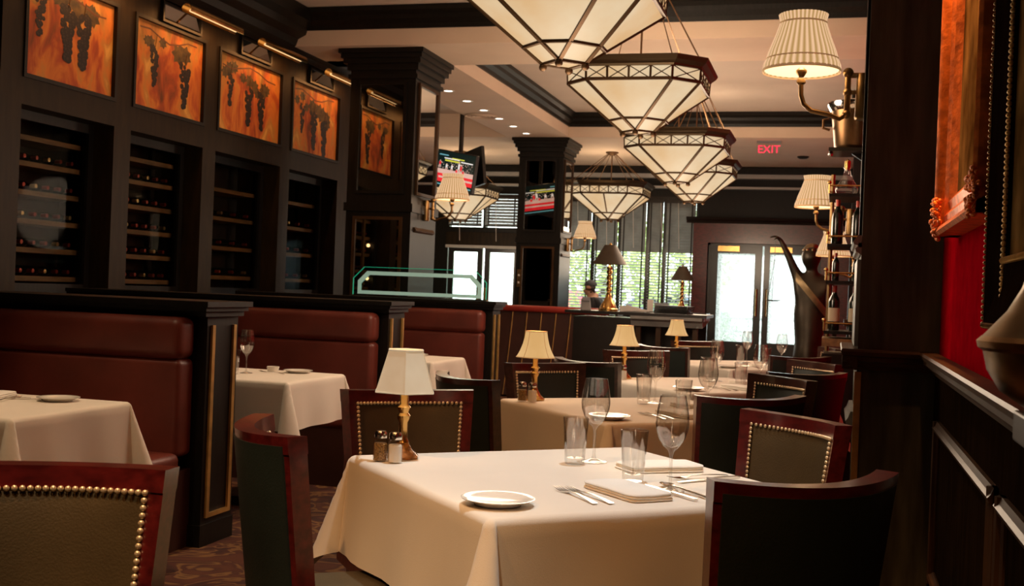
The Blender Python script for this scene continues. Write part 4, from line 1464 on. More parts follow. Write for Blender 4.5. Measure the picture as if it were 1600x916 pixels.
chair('dining chair at lower left corner, olive back with nailheads facing the viewer', (-1.345, 1.765), (0.38, -0.92))
chair('dining chair seen edge-on at the left side of the nearest table', (-1.275, 2.54), (0.80, 0.60))
chair('olive-backed dining chair behind the cream table lamp', (-1.345, 3.62), (0.62, -0.78))
chair('dining chair at lower right, black outer back towards the viewer', (-0.047, 2.385), (-0.667, 0.745))
chair('olive-backed dining chair at the right of the nearest table', (-0.11, 3.56), (-0.75, -0.667))
chair('black dining chair left of the second table, beside the furthest booth table', (-1.383, 4.374), (0.70, 0.71), CH_BLACK)
chair('black-backed nailhead chair behind the second table lamp', (-1.32, 5.42), (0.75, -0.66), CH_BLACK)
chair('dining chair with red top rail between first and second table, back to viewer', (-0.282, 4.244), (-0.62, 0.78))
chair('dark dining chair at the right end of the second table', (-0.22, 5.36), (-0.77, -0.63), CH_BLACK)
chair('dark chair left of the third table, curved rail lit', (-1.21, 5.86), (0.55, 0.83), CH_BLACK)
chair('dark nailhead chair behind the third table lamp', (-1.16, 7.12), (0.62, -0.78), CH_BLACK)
chair('dark dining chair right of the third table, outer back showing', (-0.12, 5.83), (-0.62, 0.78), CH_BLACK)
chair('dark dining chair at the right end of the third table', (-0.10, 6.85), (-0.77, -0.63), CH_BLACK)
chair('dark dining chair left of the fourth table with curved rail', (-1.12, 7.95), (0.52, 0.85), CH_BLACK)
chair('dark dining chair right of the fourth table, back to viewer', (-0.20, 7.50), (-0.62, 0.78), CH_BLACK)
chair('dark nailhead chair behind the fourth table lamp', (-1.02, 9.15), (0.62, -0.78), CH_BLACK)
chair('furthest dark dining chair below the bottle rack', (-0.02, 9.05), (-0.95, -0.30), CH_BLACK)


# ------------------------------------------------------------------ tableware
def lamp_meshes(kind):
    base = MB().lathe([(0.046, 0), (0.048, 0.006), (0.040, 0.014), (0.030, 0.022), (0.022, 0.036), (0.015, 0.046)], 8 if kind == 'cream' else 20, rot=PI / 8).mesh('base', 'amber_resin' if kind == 'cream' else 'brass', True)
    g = 1.32
    stem = MB().lathe([(r_ * g, z_) for r_, z_ in [(0.014, 0.044), (0.010, 0.055), (0.0095, 0.10), (0.013, 0.108), (0.0145, 0.118), (0.010, 0.126), (0.012, 0.134), (0.0145, 0.142), (0.0095, 0.150), (0.0085, 0.19), (0.012, 0.195), (0.006, 0.20), (0.005, 0.27)]], 20).mesh('stem', 'brass', True)
    if kind == 'cream':
        n = 6
        R6 = R(33.8)
        sh = MB()
        lo, hi = (0.091, 0.186), (0.054, 0.302)
        sh.lathe([lo, (0.077, 0.228), hi], n, cap=False, rot=R6)
        shade = sh.mesh('shade', 'shade_cream', False)
        tr = MB()
        for r_, z in (lo, hi):
            cs_ = [(r_ * math.cos(2 * PI * i / n + R6), r_ * math.sin(2 * PI * i / n + R6)) for i in range(n)]
            tr.tube([(cs_[i][0] + (cs_[(i + 1) % n][0] - cs_[i][0]) * q / 6, cs_[i][1] + (cs_[(i + 1) % n][1] - cs_[i][1]) * q / 6, z) for i in range(n) for q in range(6)], 0.0026, 6, closed=True)
        for i in range(n):
            a = 2 * PI * i / n + R6
            tr.bar((lo[0] * math.cos(a), lo[0] * math.sin(a), lo[1]), (hi[0] * math.cos(a), hi[0] * math.sin(a), hi[1]), 0.002)
        trim = tr.mesh('shade_trim', 'shade_cream', True)
    else:
        sh = MB()
        pf = [(0.081, 0.188), (0.077, 0.196), (0.067, 0.215), (0.056, 0.245), (0.049, 0.275), (0.045, 0.302)]
        sq = lambda a, k, z: 1 + 0.05 * math.cos(4 * a)
        sh.lathe(pf, 40, cap=False, mod=sq)
        shade = sh.mesh('shade', 'shade_amber', True)
        tr = MB()
        for r_, z in (pf[0], pf[-1]):
            tr.tube([(r_ * (1 + 0.05 * math.cos(8 * PI * i / 40)) * math.cos(2 * PI * i / 40), r_ * (1 + 0.05 * math.cos(8 * PI * i / 40)) * math.sin(2 * PI * i / 40), z) for i in range(40)], 0.0022, 6, closed=True)
        for i in range(4):
            a = PI / 4 + i * PI / 2
            tr.tube([(r_ * 0.955 * math.cos(a), r_ * 0.955 * math.sin(a), z) for r_, z in pf], 0.0013, 5)
        trim = tr.mesh('shade_trim', 'shade_band', True)
    bulb = MB().sphere((0, 0, 0.245), 0.016, 10, 8).mesh('bulb', 'bulb', True)
    return base, stem, shade, trim, bulb


LM = {'cream': lamp_meshes('cream'), 'amber': lamp_meshes('amber')}


def table_lamp(kind, loc, label, rz=0, power=0.35):
    t = thing('table_lamp', label, 'table lamp', loc, rz, 'small table lamps')
    b, s, sh, tr, bu = LM[kind]
    link('base', b, t)
    link('stem', s, t)
    o = link('shade', sh, t)
    link('shade_trim', tr, o)
    link('bulb', bu, t)
    light('table_lamp_bulb', 'POINT', (0, 0, 0.20), power, AMBER, 0.02, parent=t)
    light('table_lamp_bulb', 'POINT', (0, 0, 0.29), power, AMBER, 0.02, parent=t)
    return t


def shaker_meshes(fill):
    body = MB().lathe([(0.019, 0), (0.021, 0.003), (0.021, 0.050), (0.016, 0.062), (0.0155, 0.068)], 8, cap=False).mesh('glass_body', 'glass_clear', 30)
    inn = MB().lathe([(0.0185, 0.003), (0.0185, 0.046), (0.0165, 0.050)], 8).mesh('filling', fill, False)
    lid = MB().lathe([(0.0175, 0.064), (0.018, 0.066), (0.018, 0.076), (0.014, 0.083), (0.001, 0.085)], 18).mesh('lid', 'steel', True)
    return body, inn, lid


SHK = {'pepper': shaker_meshes('pepper'), 'salt': shaker_meshes('salt')}


def shaker(kind, loc, label):
    t = thing('%s_shaker' % kind, label, 'shaker', loc, 0.2, 'salt and pepper shakers')
    a, b, c_ = SHK[kind]
    link('glass_body', a, t)
    link('filling', b, t)
    link('lid', c_, t)
    return t


WG = MB().lathe([(0.0005, 0.0035), (0.032, 0.001), (0.036, 0.0005), (0.036, 0.002), (0.020, 0.005), (0.007, 0.010), (0.0042, 0.022), (0.0038, 0.06), (0.0042, 0.090), (0.008, 0.101), (0.020, 0.112), (0.032, 0.130), (0.0395, 0.152), (0.0415, 0.168), (0.040, 0.19), (0.036, 0.215), (0.0315, 0.238), (0.0307, 0.2385), (0.0350, 0.215), (0.0390, 0.19), (0.0405, 0.168), (0.0385, 0.152), (0.031, 0.132), (0.019, 0.115), (0.001, 0.108)], 40, cap=False)
WGM = WG.mesh('wine_glass', 'glass', True)


def wine_glass(loc, label):
    o = link('wine_glass', WGM, None, loc)
    return tag(o, label, 'wine glass', 'empty wine glasses')


def flute(a, k, z):
    return 1 - 0.11 * abs(math.cos(5 * a)) * max(0, min(1, (0.095 - z) / 0.03))


TUM = MB().lathe([(0.001, 0.0), (0.026, 0.0), (0.0275, 0.004), (0.030, 0.04), (0.0335, 0.09), (0.0365, 0.132), (0.0352, 0.1325), (0.032, 0.09), (0.0275, 0.04), (0.0245, 0.018), (0.001, 0.014)], 60, cap=False, mod=flute)
TUMM = TUM.mesh('tumbler', 'glass', 60)


def tumbler(loc, label):
    o = link('water_tumbler', TUMM, None, loc)
    return tag(o, label, 'tumbler', 'fluted water tumblers')


PLM = MB().lathe([(0.001, 0.004), (0.048, 0.004), (0.050, 0.0005), (0.053, 0.0005), (0.056, 0.004), (0.070, 0.010), (0.083, 0.0145), (0.0835, 0.016), (0.081, 0.0165), (0.068, 0.012), (0.056, 0.0075), (0.001, 0.0065)], 48, cap=False).mesh('plate', 'china', True)


def plate(loc, label):
    return tag(link('side_plate', PLM, None, loc), label, 'plate', 'white side plates')


def fork_mesh():
    m = MB()
    sec = [(-0.10, 0.006, 0.001), (-0.095, 0.0075, 0.0012), (-0.06, 0.0055, 0.004), (-0.01, 0.003, 0.007), (0.03, 0.003, 0.006), (0.045, 0.008, 0.003), (0.058, 0.0115, 0.002)]
    F = []
    for y, w, z in sec:
        F += [(-w, y, z), (w, y, z), (w, y, z + 0.0022), (-w, y, z + 0.0022)]
    fs = []
    for k in range(len(sec) - 1):
        for i in range(4):
            fs.append((k * 4 + i, k * 4 + (i + 1) % 4, (k + 1) * 4 + (i + 1) % 4, (k + 1) * 4 + i))
    fs += [(0, 3, 2, 1), (len(F) - 4, len(F) - 3, len(F) - 2, len(F) - 1)]
    m.add(F, fs)
    for i in range(4):
        x = -0.0096 + i * 0.0064
        m.tube([(x, 0.056, 0.003), (x, 0.080, 0.0035), (x, 0.103, 0.008)], [0.0017, 0.0016, 0.0008], 6)
    return m.mesh('fork', 'steel', 50)


def knife_mesh():
    m = MB().add([(-0.006, -0.11, 0), (0.006, -0.11, 0), (0.005, -0.01, 0), (-0.005, -0.01, 0), (-0.006, -0.11, 0.006), (0.006, -0.11, 0.006), (0.005, -0.01, 0.006), (-0.005, -0.01, 0.006)],
                 [(0, 3, 2, 1), (4, 5, 6, 7), (0, 1, 5, 4), (1, 2, 6, 5), (2, 3, 7, 6), (3, 0, 4, 7)])
    pts = [(-0.005, -0.01), (0.005, -0.01), (0.009, 0.03), (0.009, 0.08), (0.002, 0.115), (-0.005, 0.10)]
    n = len(pts)
    m.add([(x, y, 0.001) for x, y in pts] + [(x, y, 0.003) for x, y in pts], [tuple(range(n - 1, -1, -1)), tuple(range(n, 2 * n))] + [(i, (i + 1) % n, n + (i + 1) % n, n + i) for i in range(n)])
    return m.mesh('knife', 'steel', 40)


def spoon_mesh():
    m = MB().tube([(0, -0.10, 0.002), (0, -0.04, 0.005), (0, 0.02, 0.007), (0, 0.05, 0.004)], [0.005, 0.0035, 0.0024, 0.004], 8)

    def f(s, t):
        a, r_ = 2 * PI * s, max(t, 0.02)
        return (0.017 * r_ * math.cos(a), 0.073 + 0.026 * r_ * math.sin(a), 0.0015 + 0.007 * r_ * r_)
    m.grid(f, 20, 5)
    return m.mesh('spoon', 'steel', 50)


FK, KN, SP = fork_mesh(), knife_mesh(), spoon_mesh()


def cutlery(kind, loc, rz, label):
    o = link({'fork': 'dinner_fork', 'knife': 'dinner_knife', 'spoon': 'teaspoon'}[kind], {'fork': FK, 'knife': KN, 'spoon': SP}[kind], None, loc, rz)
    return tag(o, label, kind, 'silver %ss' % kind)


def napkin_mesh():
    m = MB()
    for k, (x0, x1, y0, y1) in enumerate(((-0.062, 0.062, -0.115, 0.115), (-0.060, 0.061, -0.114, 0.112), (-0.061, 0.058, -0.113, 0.113))):
        z = 0.0005 + k * 0.006

        def f(s, t, z=z, x0=x0, x1=x1, y0=y0, y1=y1, k=k):
            a = 2 * PI * s
            e = 0.22
            cx, cy = math.cos(a), math.sin(a)
            x = (x0 + x1) / 2 + (x1 - x0) / 2 * (abs(cx) ** e) * (1 if cx > 0 else -1)
            y = (y0 + y1) / 2 + (y1 - y0) / 2 * (abs(cy) ** e) * (1 if cy > 0 else -1)
            ins = 0.003 * (1 - math.sin(PI * t))
            wv = 0.001 * math.sin(x * 60 + k) * math.cos(y * 40 + k)
            return (x * (1 - ins / 0.06), y * (1 - ins / 0.11), z + 0.0058 * t + wv)
        m.grid(f, 48, 4)
        n = 48
        for t in (0, 1):
            ring = [f(i / n, t) for i in range(n)]
            m.add(ring, [tuple(range(n)) if t else tuple(range(n - 1, -1, -1))])
    return m.mesh('napkin', 'linen_napkin', 60)


NAP = napkin_mesh()


def napkin(loc, rz, label):
    return tag(link('folded_napkin', NAP, None, loc, rz), label, 'napkin', 'folded linen napkins')


FD = math.atan2(0.745, -0.667) - PI / 2      # +y points away from the near-right chair
FE = math.atan2(-0.667, -0.745) - PI / 2     # +y points away from the right chair
Zt = TZ + 0.0012
for ti, (cx, cy) in enumerate(TC):
    w = ['on the nearest table', 'on the second table', 'on the third table', 'on the fourth table'][ti]
    far = ti >= 2
    L = lambda dx, dy, z=Zt: (cx + dx, cy + dy, z)
    lab = ['cream panelled table lamp on the nearest table', 'glowing amber table lamp on the second table', 'glowing amber table lamp on the third table', 'glowing amber table lamp on the furthest table'][ti]
    table_lamp('cream' if ti == 0 else 'amber', L(-0.505, 0.055), lab, 0.3, 0.15 if ti == 0 else 0.5)
    shaker('pepper', L(-0.535, -0.035), 'glass pepper shaker with steel lid beside the lamp ' + w)
    shaker('salt', L(-0.488, -0.045), 'glass salt shaker with steel lid beside the lamp ' + w)
    wine_glass(L(0.0, 0.262), 'empty wine glass at the back ' + w)
    wine_glass(L(0.272, -0.132), 'empty wine glass at the right ' + w)
    tumbler(L(-0.040, 0.190), 'fluted water tumbler at the back ' + w)
    tumbler(L(0.160, -0.015), 'fluted water tumbler in the middle right ' + w)
    plate(L(-0.065, -0.495 if ti == 0 else -0.50), 'white side plate near the front corner ' + w)
    napkin(L(0.180, -0.215), FD + 0.05, 'folded white napkin beside the forks ' + w)
    napkin(L(0.195, 0.215), FE - 0.1, 'folded white napkin at the back right ' + w)
    cutlery('fork', L(0.075, -0.315), FD - 0.05, 'left steel fork of the front pair ' + w)
    cutlery('fork', L(0.105, -0.300), FD + 0.02, 'right steel fork of the front pair ' + w)
    cutlery('knife', L(0.275, -0.135 - 0.02), FD, 'steel dinner knife right of the napkin ' + w)
    cutlery('spoon', L(0.305, -0.120), FD, 'teaspoon beside the knife ' + w)
    cutlery('fork', L(0.315, 0.125), FE + 0.1, 'steel fork at the back right setting ' + w)
    cutlery('knife', L(0.345, 0.095), FE + 0.15, 'steel knife at the back right setting ' + w)

bz = 0.7212
plate((-2.98, 3.99, bz), 'white side plate on the booth table at the left edge')
napkin((-3.26, 3.95, bz), 0.3, 'folded napkin with cutlery on the booth table at the left edge')
cutlery('fork', (-3.15, 3.90, bz), 0.2, 'fork next to the napkin on the left edge booth table')
cutlery('knife', (-3.09, 3.98, bz), -1.2, 'knife beside the plate on the left edge booth table')
plate((-2.90, 5.98, bz), 'white side plate on the middle booth table')
wine_glass((-3.10, 5.75, bz), 'empty wine glass on the middle booth table')
tumbler((-3.13, 5.66, bz), 'fluted water tumbler on the middle booth table')
cutlery('fork', (-3.0, 5.86, bz), 1.2, 'fork beside the plate on the middle booth table')
t = thing('ramekin', 'small white ramekin on the middle booth table', 'bowl', (-3.04, 5.95, bz))
MB().lathe([(0.001, 0.001), (0.030, 0.001), (0.036, 0.03), (0.034, 0.03), (0.028, 0.005), (0.001, 0.005)], 24, cap=False).build('bowl', 'china', t, True)
plate((-2.95, 8.05, bz), 'white side plate on the furthest booth table')


# ------------------------------------------------------------------ host stand, lamps, banquette
def brass_lamp(label, loc, s=1.0):
    t = thing('desk_lamp', label, 'desk lamp', loc, 0.2, 'brass barley-twist lamps')
    MB().lathe([(0.10 * s, 0), (0.10 * s, 0.02 * s), (0.085 * s, 0.03 * s), (0.08 * s, 0.05 * s), (0.05 * s, 0.10 * s), (0.03 * s, 0.14 * s), (0.026 * s, 0.16 * s)], 28).build('base', 'brass', t, True)
    m = MB()
    n, k = 24, 40
    vs_ = []
    for j in range(k + 1):
        z = (0.16 + 0.26 * j / k) * s
        for i in range(n):
            a = 2 * PI * i / n
            r_ = s * (0.024 + 0.006 * math.cos(2 * (a - 14 * j / k)))
            vs_.append((r_ * math.cos(a), r_ * math.sin(a), z))
    m.add(vs_, [(j * n + i, j * n + (i + 1) % n, (j + 1) * n + (i + 1) % n, (j + 1) * n + i) for j in range(k) for i in range(n)])
    m.build('twisted_stem', 'brass', t, True)
    MB().lathe([(0.028 * s, 0.42 * s), (0.03 * s, 0.44 * s), (0.012 * s, 0.46 * s), (0.012 * s, 0.66 * s), (0.018 * s, 0.67 * s), (0.001, 0.69 * s)], 16).build('socket', 'brass', t, True)
    MB().lathe([(0.175 * s, 0.47 * s), (0.06 * s, 0.665 * s)], 40, cap=False).build('conical_shade', 'shade_dark', t, True)
    MB().sphere((0, 0, 0.53 * s), 0.03 * s).build('bulb', 'bulb', t, True)
    light('desk_lamp_bulb', 'POINT', (0, 0, 0.46 * s), 1.5, WARM, 0.03, parent=t)
    return t


hs = thing('host_stand', 'black host stand with pale moulded top edge before the blinds', 'host stand', (-1.90, 11.55, 0))
B(-0.60, -0.02, -0.25, 0.35, 0, 1.00).build('cabinet', 'wood_black', hs)
B(-0.68, 0.72, -0.30, 0.40, 1.03, 1.06).build('top', 'wood_black', hs)
MB().extrude([(0, 0), (0.02, 0), (0.05, 0.05), (0.09, 0.07), (0.09, 0.10), (0, 0.10)], (-0.02, -0.22, 0.93), (0.68, -0.22, 0.93), (0, -1, 0)).build('front_moulding', 'trim_grey', hs)
MB().extrude([(0, 0), (0.02, 0), (0.05, 0.05), (0.07, 0.07), (0.07, 0.10), (0, 0.10)], (0.62, -0.25, 0.93), (0.62, 0.35, 0.93), (1, 0, 0)).build('side_moulding', 'trim_grey', hs)
for x in (0.02, 0.22, 0.42, 0.58):
    B(x, x + 0.05, -0.20, -0.15, 0, 0.94).build('post', 'wood_trim', hs)
B(-0.02, 0.66, -0.25, 0.35, 0.50, 0.54).build('shelf', 'wood_dark', hs)
B(-0.02, 0.66, 0.30, 0.34, 0.0, 0.95).build('back_panel', 'wood_black', hs)
brass_lamp('large brass twist-stem lamp with dark conical shade on the host stand', (-2.20, 11.55, 1.06))
brass_lamp('smaller-looking brass twist-stem lamp with dark shade, further back', (-2.14, 16.9, 1.0), 1.0)
cs = thing('console_table', 'dark console behind the host stand carrying the further lamp', 'console', (-2.3, 16.9, 0))
B(-0.7, 0.55, -0.25, 0.25, 0.95, 1.0).build('top', 'wood_black', cs)
for x, y in ((-0.66, -0.21), (0.47, -0.21), (-0.66, 0.17), (0.47, 0.17)):
    B(x, x + 0.05, y, y + 0.05, 0, 0.95).build('leg', 'wood_black', cs)
B(-0.65, 0.5, -0.2, -0.18, 0.55, 0.95).build('apron', 'wood_dark', cs)
pt = thing('payment_terminal', 'grey payment terminal on the left end of the host stand', 'terminal', (-2.42, 11.5, 1.06), 0.3)
MB().add([(-0.05, -0.05, 0), (0.05, -0.05, 0), (0.05, 0.06, 0), (-0.05, 0.06, 0), (-0.045, 0.02, 0.11), (0.045, 0.02, 0.11), (0.045, 0.07, 0.12), (-0.045, 0.07, 0.12)],
         [(0, 3, 2, 1), (4, 5, 6, 7), (0, 1, 5, 4), (1, 2, 6, 5), (2, 3, 7, 6), (3, 0, 4, 7)]).build('body', 'grey_plastic', pt, bevel=0.006)
MB().box(-0.04, 0.04, -0.008, 0.012, 0.09, 0.13).build('paper_slot', 'grey_plastic', pt, bevel=0.004)
mn = thing('menu_stack', 'stack of brown leather menus lying on the host stand', 'menus', (-1.55, 11.62, 1.06), -0.15)
for k in range(5):
    B(-0.17, 0.17, -0.12, 0.12, k * 0.016, k * 0.016 + 0.013).build('menu', 'wood_dark', mn, loc=(0.004 * k, 0, 0))
pp = thing('paper_stack', 'white papers and booklet leaning beside the menus on the host stand', 'papers', (-1.93, 11.45, 1.06), 0.2)
for k in range(3):
    MB().add([(-0.13, -0.1, 0.002), (0.10, -0.1, 0.002), (0.10, 0.1, 0.002), (-0.13, 0.1, 0.002), (-0.13, -0.1, 0.06), (0.10, -0.1, 0.01), (0.10, 0.1, 0.01), (-0.13, 0.1, 0.06)],
             [(0, 3, 2, 1), (4, 5, 6, 7), (0, 1, 5, 4), (1, 2, 6, 5), (2, 3, 7, 6), (3, 0, 4, 7)]).build('sheet', 'paper', pp, loc=(k * 0.03, -k * 0.01, k * 0.005))
pc = thing('paper_card', 'pale card standing on the host stand beside the menus', 'card', (-1.80, 11.72, 1.06), 0.1)
MB().box(-0.03, 0.03, -0.004, 0.004, 0.008, 0.13).build('sheet', 'paper', pc)
B(-0.035, 0.035, -0.02, 0.02, 0, 0.01).build('foot', 'wood_black', pc)
tb = thing('pen_box', 'small grey box at the foot of the further brass lamp', 'box', (-2.42, 16.85, 1.0))
B(-0.1, 0.1, -0.06, 0.06, 0, 0.11).build('body', 'grey_plastic', tb)
B(-0.104, 0.104, -0.064, 0.064, 0.11, 0.125).build('lid', 'grey_plastic', tb)

# channel-backed banquette between the columns
bq = thing('channel_banquette', 'long maroon banquette back with red cap and thin brass strips', 'banquette', (-3.3, 13.0, 0))
m = MB()


def bqf(s, t):
    return (-0.75 + 1.55 * s, -0.02 - 0.10 * (1 - t) ** 2, 0.02 + 0.98 * t)


m.grid(bqf, 20, 6)
m.build('back_panel', 'leather_maroon', bq, True)
B(-0.75, 0.80, 0.0, 0.10, 0, 1.0).build('core', 'wood_black', bq)
rbox(-0.78, 0.83, -0.06, 0.14, 0.985, 1.06, 'cap_roll', 'leather_cap', bq, 0.03, 4)
for k in range(9):
    s = (k + 0.5) / 9
    MB().tube([Vector(bqf(s, t / 5)) + Vector((0.06 * t / 5 - 0.03, -0.006, 0)) for t in range(6)], 0.006, 6).build('brass_strip', 'gold_trim', bq)
# a microphone-like stem lamp and wall plate on the far column are small
sw = thing('switch_plate', 'tall pale switch plate low on the far mirrored column', 'switch', (-4.53, 16.622, 1.28))
B(-0.03, 0.03, -0.006, 0.0, 0, 0.26).build('plate', 'brass_old', sw)
B(-0.012, 0.012, -0.012, -0.006, 0.05, 0.08).build('switch', 'white_plastic', sw)
B(-0.012, 0.012, -0.012, -0.006, 0.16, 0.19).build('switch', 'white_plastic', sw)


# ------------------------------------------------------------------ figures
def skin_mesh(name, nodes, edges, root, sub=2):
    ids = list(nodes)
    me = bpy.data.meshes.new(name)
    me.from_pydata([nodes[i][0] for i in ids], [(ids.index(a), ids.index(b)) for a, b in edges], [])
    o = bpy.data.objects.new(name, me)
    C.objects.link(o)
    sk = o.modifiers.new('skin', 'SKIN')
    sk.use_smooth_shade = True
    for i, nid in enumerate(ids):
        r_ = nodes[nid][1]
        me.skin_vertices[0].data[i].radius = r_ if isinstance(r_, tuple) else (r_, r_)
        me.skin_vertices[0].data[i].use_root = nid == root
    sb = o.modifiers.new('sub', 'SUBSURF')
    sb.levels = sb.render_levels = sub
    bpy.context.view_layer.update()
    ev = o.evaluated_get(bpy.context.evaluated_depsgraph_get())
    out = bpy.data.meshes.new_from_object(ev)
    bpy.data.objects.remove(o, do_unlink=True)
    for p in out.polygons:
        p.use_smooth = True
    out.materials.clear()
    return out


def finger_edges(nodes, edges, hand, pre, base, dirs):
    for k, (off, d1, d2, d3) in enumerate(dirs):
        p = Vector(base) + Vector(off)
        prev = hand
        for q, d in enumerate((d1, d2, d3)):
            p = p + Vector(d)
            nid = '%s%d_%d' % (pre, k, q)
            nodes[nid] = (tuple(p), 0.009 - 0.0012 * q)
            edges.append((prev, nid))
            prev = nid


# bronze statue of a draped woman: figure faces the viewer (-y); its raised arm reaches towards -x
SX, SY = -0.25, 13.0
st = thing('statue', 'dark bronze statue of a draped woman raising one arm', 'statue', (SX, SY, 0))
N = {'pel': ((0, 0, 0.96), (0.20, 0.15)), 'waist': ((0, 0, 1.19), (0.165, 0.13)), 'chest': ((0.01, 0, 1.41), (0.20, 0.15)), 'neckb': ((0.01, 0, 1.53), (0.075, 0.07)),
     'neck': ((0.0, -0.005, 1.59), 0.052), 'head0': ((-0.01, -0.02, 1.66), (0.105, 0.11)), 'head1': ((-0.01, -0.015, 1.75), (0.125, 0.13)), 'head2': ((-0.005, 0.0, 1.83), (0.06, 0.07)),
     'shR': ((-0.15, 0, 1.50), 0.060), 'elR': ((-0.24, -0.02, 1.70), 0.042), 'wrR': ((-0.335, -0.04, 1.885), 0.026), 'haR': ((-0.37, -0.05, 1.925), (0.028, 0.016)),
     'shL': ((0.17, 0, 1.48), 0.060), 'elL': ((0.255, 0.0, 1.24), 0.045), 'wrL': ((0.265, -0.05, 1.02), 0.030), 'haL': ((0.262, -0.06, 0.95), (0.030, 0.018)),
     'hip2': ((-0.01, 0, 0.72), (0.225, 0.17)), 'sk1': ((-0.02, 0, 0.48), (0.24, 0.19)), 'sk2': ((-0.02, 0, 0.24), (0.225, 0.19)), 'sk3': ((-0.02, 0, 0.10), (0.24, 0.20))}
E_ = [('pel', 'waist'), ('waist', 'chest'), ('chest', 'neckb'), ('neckb', 'neck'), ('neck', 'head0'), ('head0', 'head1'), ('head1', 'head2'),
      ('chest', 'shR'), ('shR', 'elR'), ('elR', 'wrR'), ('wrR', 'haR'), ('chest', 'shL'), ('shL', 'elL'), ('elL', 'wrL'), ('wrL', 'haL'),
      ('pel', 'hip2'), ('hip2', 'sk1'), ('sk1', 'sk2'), ('sk2', 'sk3')]
hb = N['haR'][0]
finger_edges(N, E_, 'haR', 'fr', hb, [((-0.01, -0.018 + 0.012 * k, 0), (-0.03, 0, 0.005), (-0.025, 0, -0.004), (-0.018, 0, -0.012)) for k in range(4)] + [((0.0, -0.03, 0.0), (-0.012, -0.02, -0.012), (-0.014, -0.006, -0.014), (-0.01, 0, -0.01))])
hb = N['haL'][0]
finger_edges(N, E_, 'haL', 'fl', hb, [((-0.015 + 0.011 * k, 0, -0.01), (0, 0, -0.03), (0, 0.004, -0.026), (0, 0.010, -0.018)) for k in range(4)] + [((-0.03, -0.01, 0.01), (-0.018, -0.01, -0.016), (-0.006, 0, -0.02), (0, 0, -0.014))])
bm_ = skin_mesh('figure', N, E_, 'pel')
bm_.materials.append(MATS['bronze'])
# drapery folds pressed into the skirt
for v_ in bm_.vertices:
    x, y, z = v_.co
    if z < 1.0 and abs(x) < 0.26:
        a = math.atan2(y, x)
        k = 1 + 0.07 * math.sin(11 * a + z * 3) * min(1, (1.0 - z) * 2.2)
        v_.co.x, v_.co.y = x * k, y * k
    if z > 1.6 and y < 0:
        d_ = math.hypot(x + 0.01, (z - 1.70) * 0.7)
        v_.co.y -= 0.028 * max(0, 1 - d_ / 0.035)
link('figure', bm_, st)
m = MB()
for k in range(9):
    a = 2 * PI * k / 9
    m.sphere((-0.008 + 0.085 * math.cos(a), -0.005 + 0.095 * math.sin(a), 1.79), 0.020, 8, 6, sq=(1, 1, 0.9))
m.sphere((-0.005, 0.035, 1.785), 0.095, 16, 12, sq=(1, 1, 0.9))
m.build('hair_wreath', 'bronze_light', st, True)
ff = MB()
for sx_ in (-1, 1):
    ff.sphere((-0.01 + sx_ * 0.030, -0.098, 1.715), 0.012, 8, 6, sq=(1.2, 0.6, 0.7))
    ff.bar((-0.01 + sx_ * 0.014, -0.106, 1.735), (-0.01 + sx_ * 0.050, -0.096, 1.738), 0.010, 0.008)
ff.add([(-0.024, -0.104, 1.675), (0.004, -0.104, 1.675), (-0.010, -0.132, 1.680), (-0.010, -0.104, 1.730)], [(0, 1, 2), (0, 2, 3), (1, 3, 2), (0, 3, 1)])
ff.sphere((-0.01, -0.100, 1.652), 0.016, 8, 6, sq=(1.2, 0.5, 0.45))
ff.build('face_features', 'bronze', st, True)
sash = MB()


def sf(s, t):
    x = -0.16 + 0.34 * s
    return (x, -0.132 - 0.02 * math.sin(PI * s) + 0.006 * math.sin(40 * t + 5 * s), 1.50 - 0.40 * s - 0.10 * (t - 0.5))


sash.grid(sf, 14, 6)
sash.build('shoulder_sash', 'bronze_light', st, True)
m = MB().lathe([(0.30, 0), (0.30, 0.05), (0.27, 0.07), (0.26, 0.10)], 8, rot=PI / 8)
m.build('plinth', 'bronze', st)
sc = thing('balance_scale', 'thin bronze balance pan hanging on chains from the statue hand', 'scales', (SX - 0.395, SY - 0.05, 1.22))
MB().tube([(0, 0, 0.69), (0, 0, 0.47)], 0.003, 6).build('cord', 'bronze', sc)
for k in range(3):
    a = 2 * PI * k / 3 + 0.4
    MB().tube([(0, 0, 0.47), (0.075 * math.cos(a), 0.075 * math.sin(a), 0.012)], 0.0025, 5).build('chain', 'bronze', sc)
MB().lathe([(0.001, 0.0), (0.05, 0.002), (0.078, 0.012), (0.081, 0.016), (0.078, 0.015), (0.05, 0.006), (0.001, 0.004)], 24, cap=False).build('pan', 'bronze', sc, True)

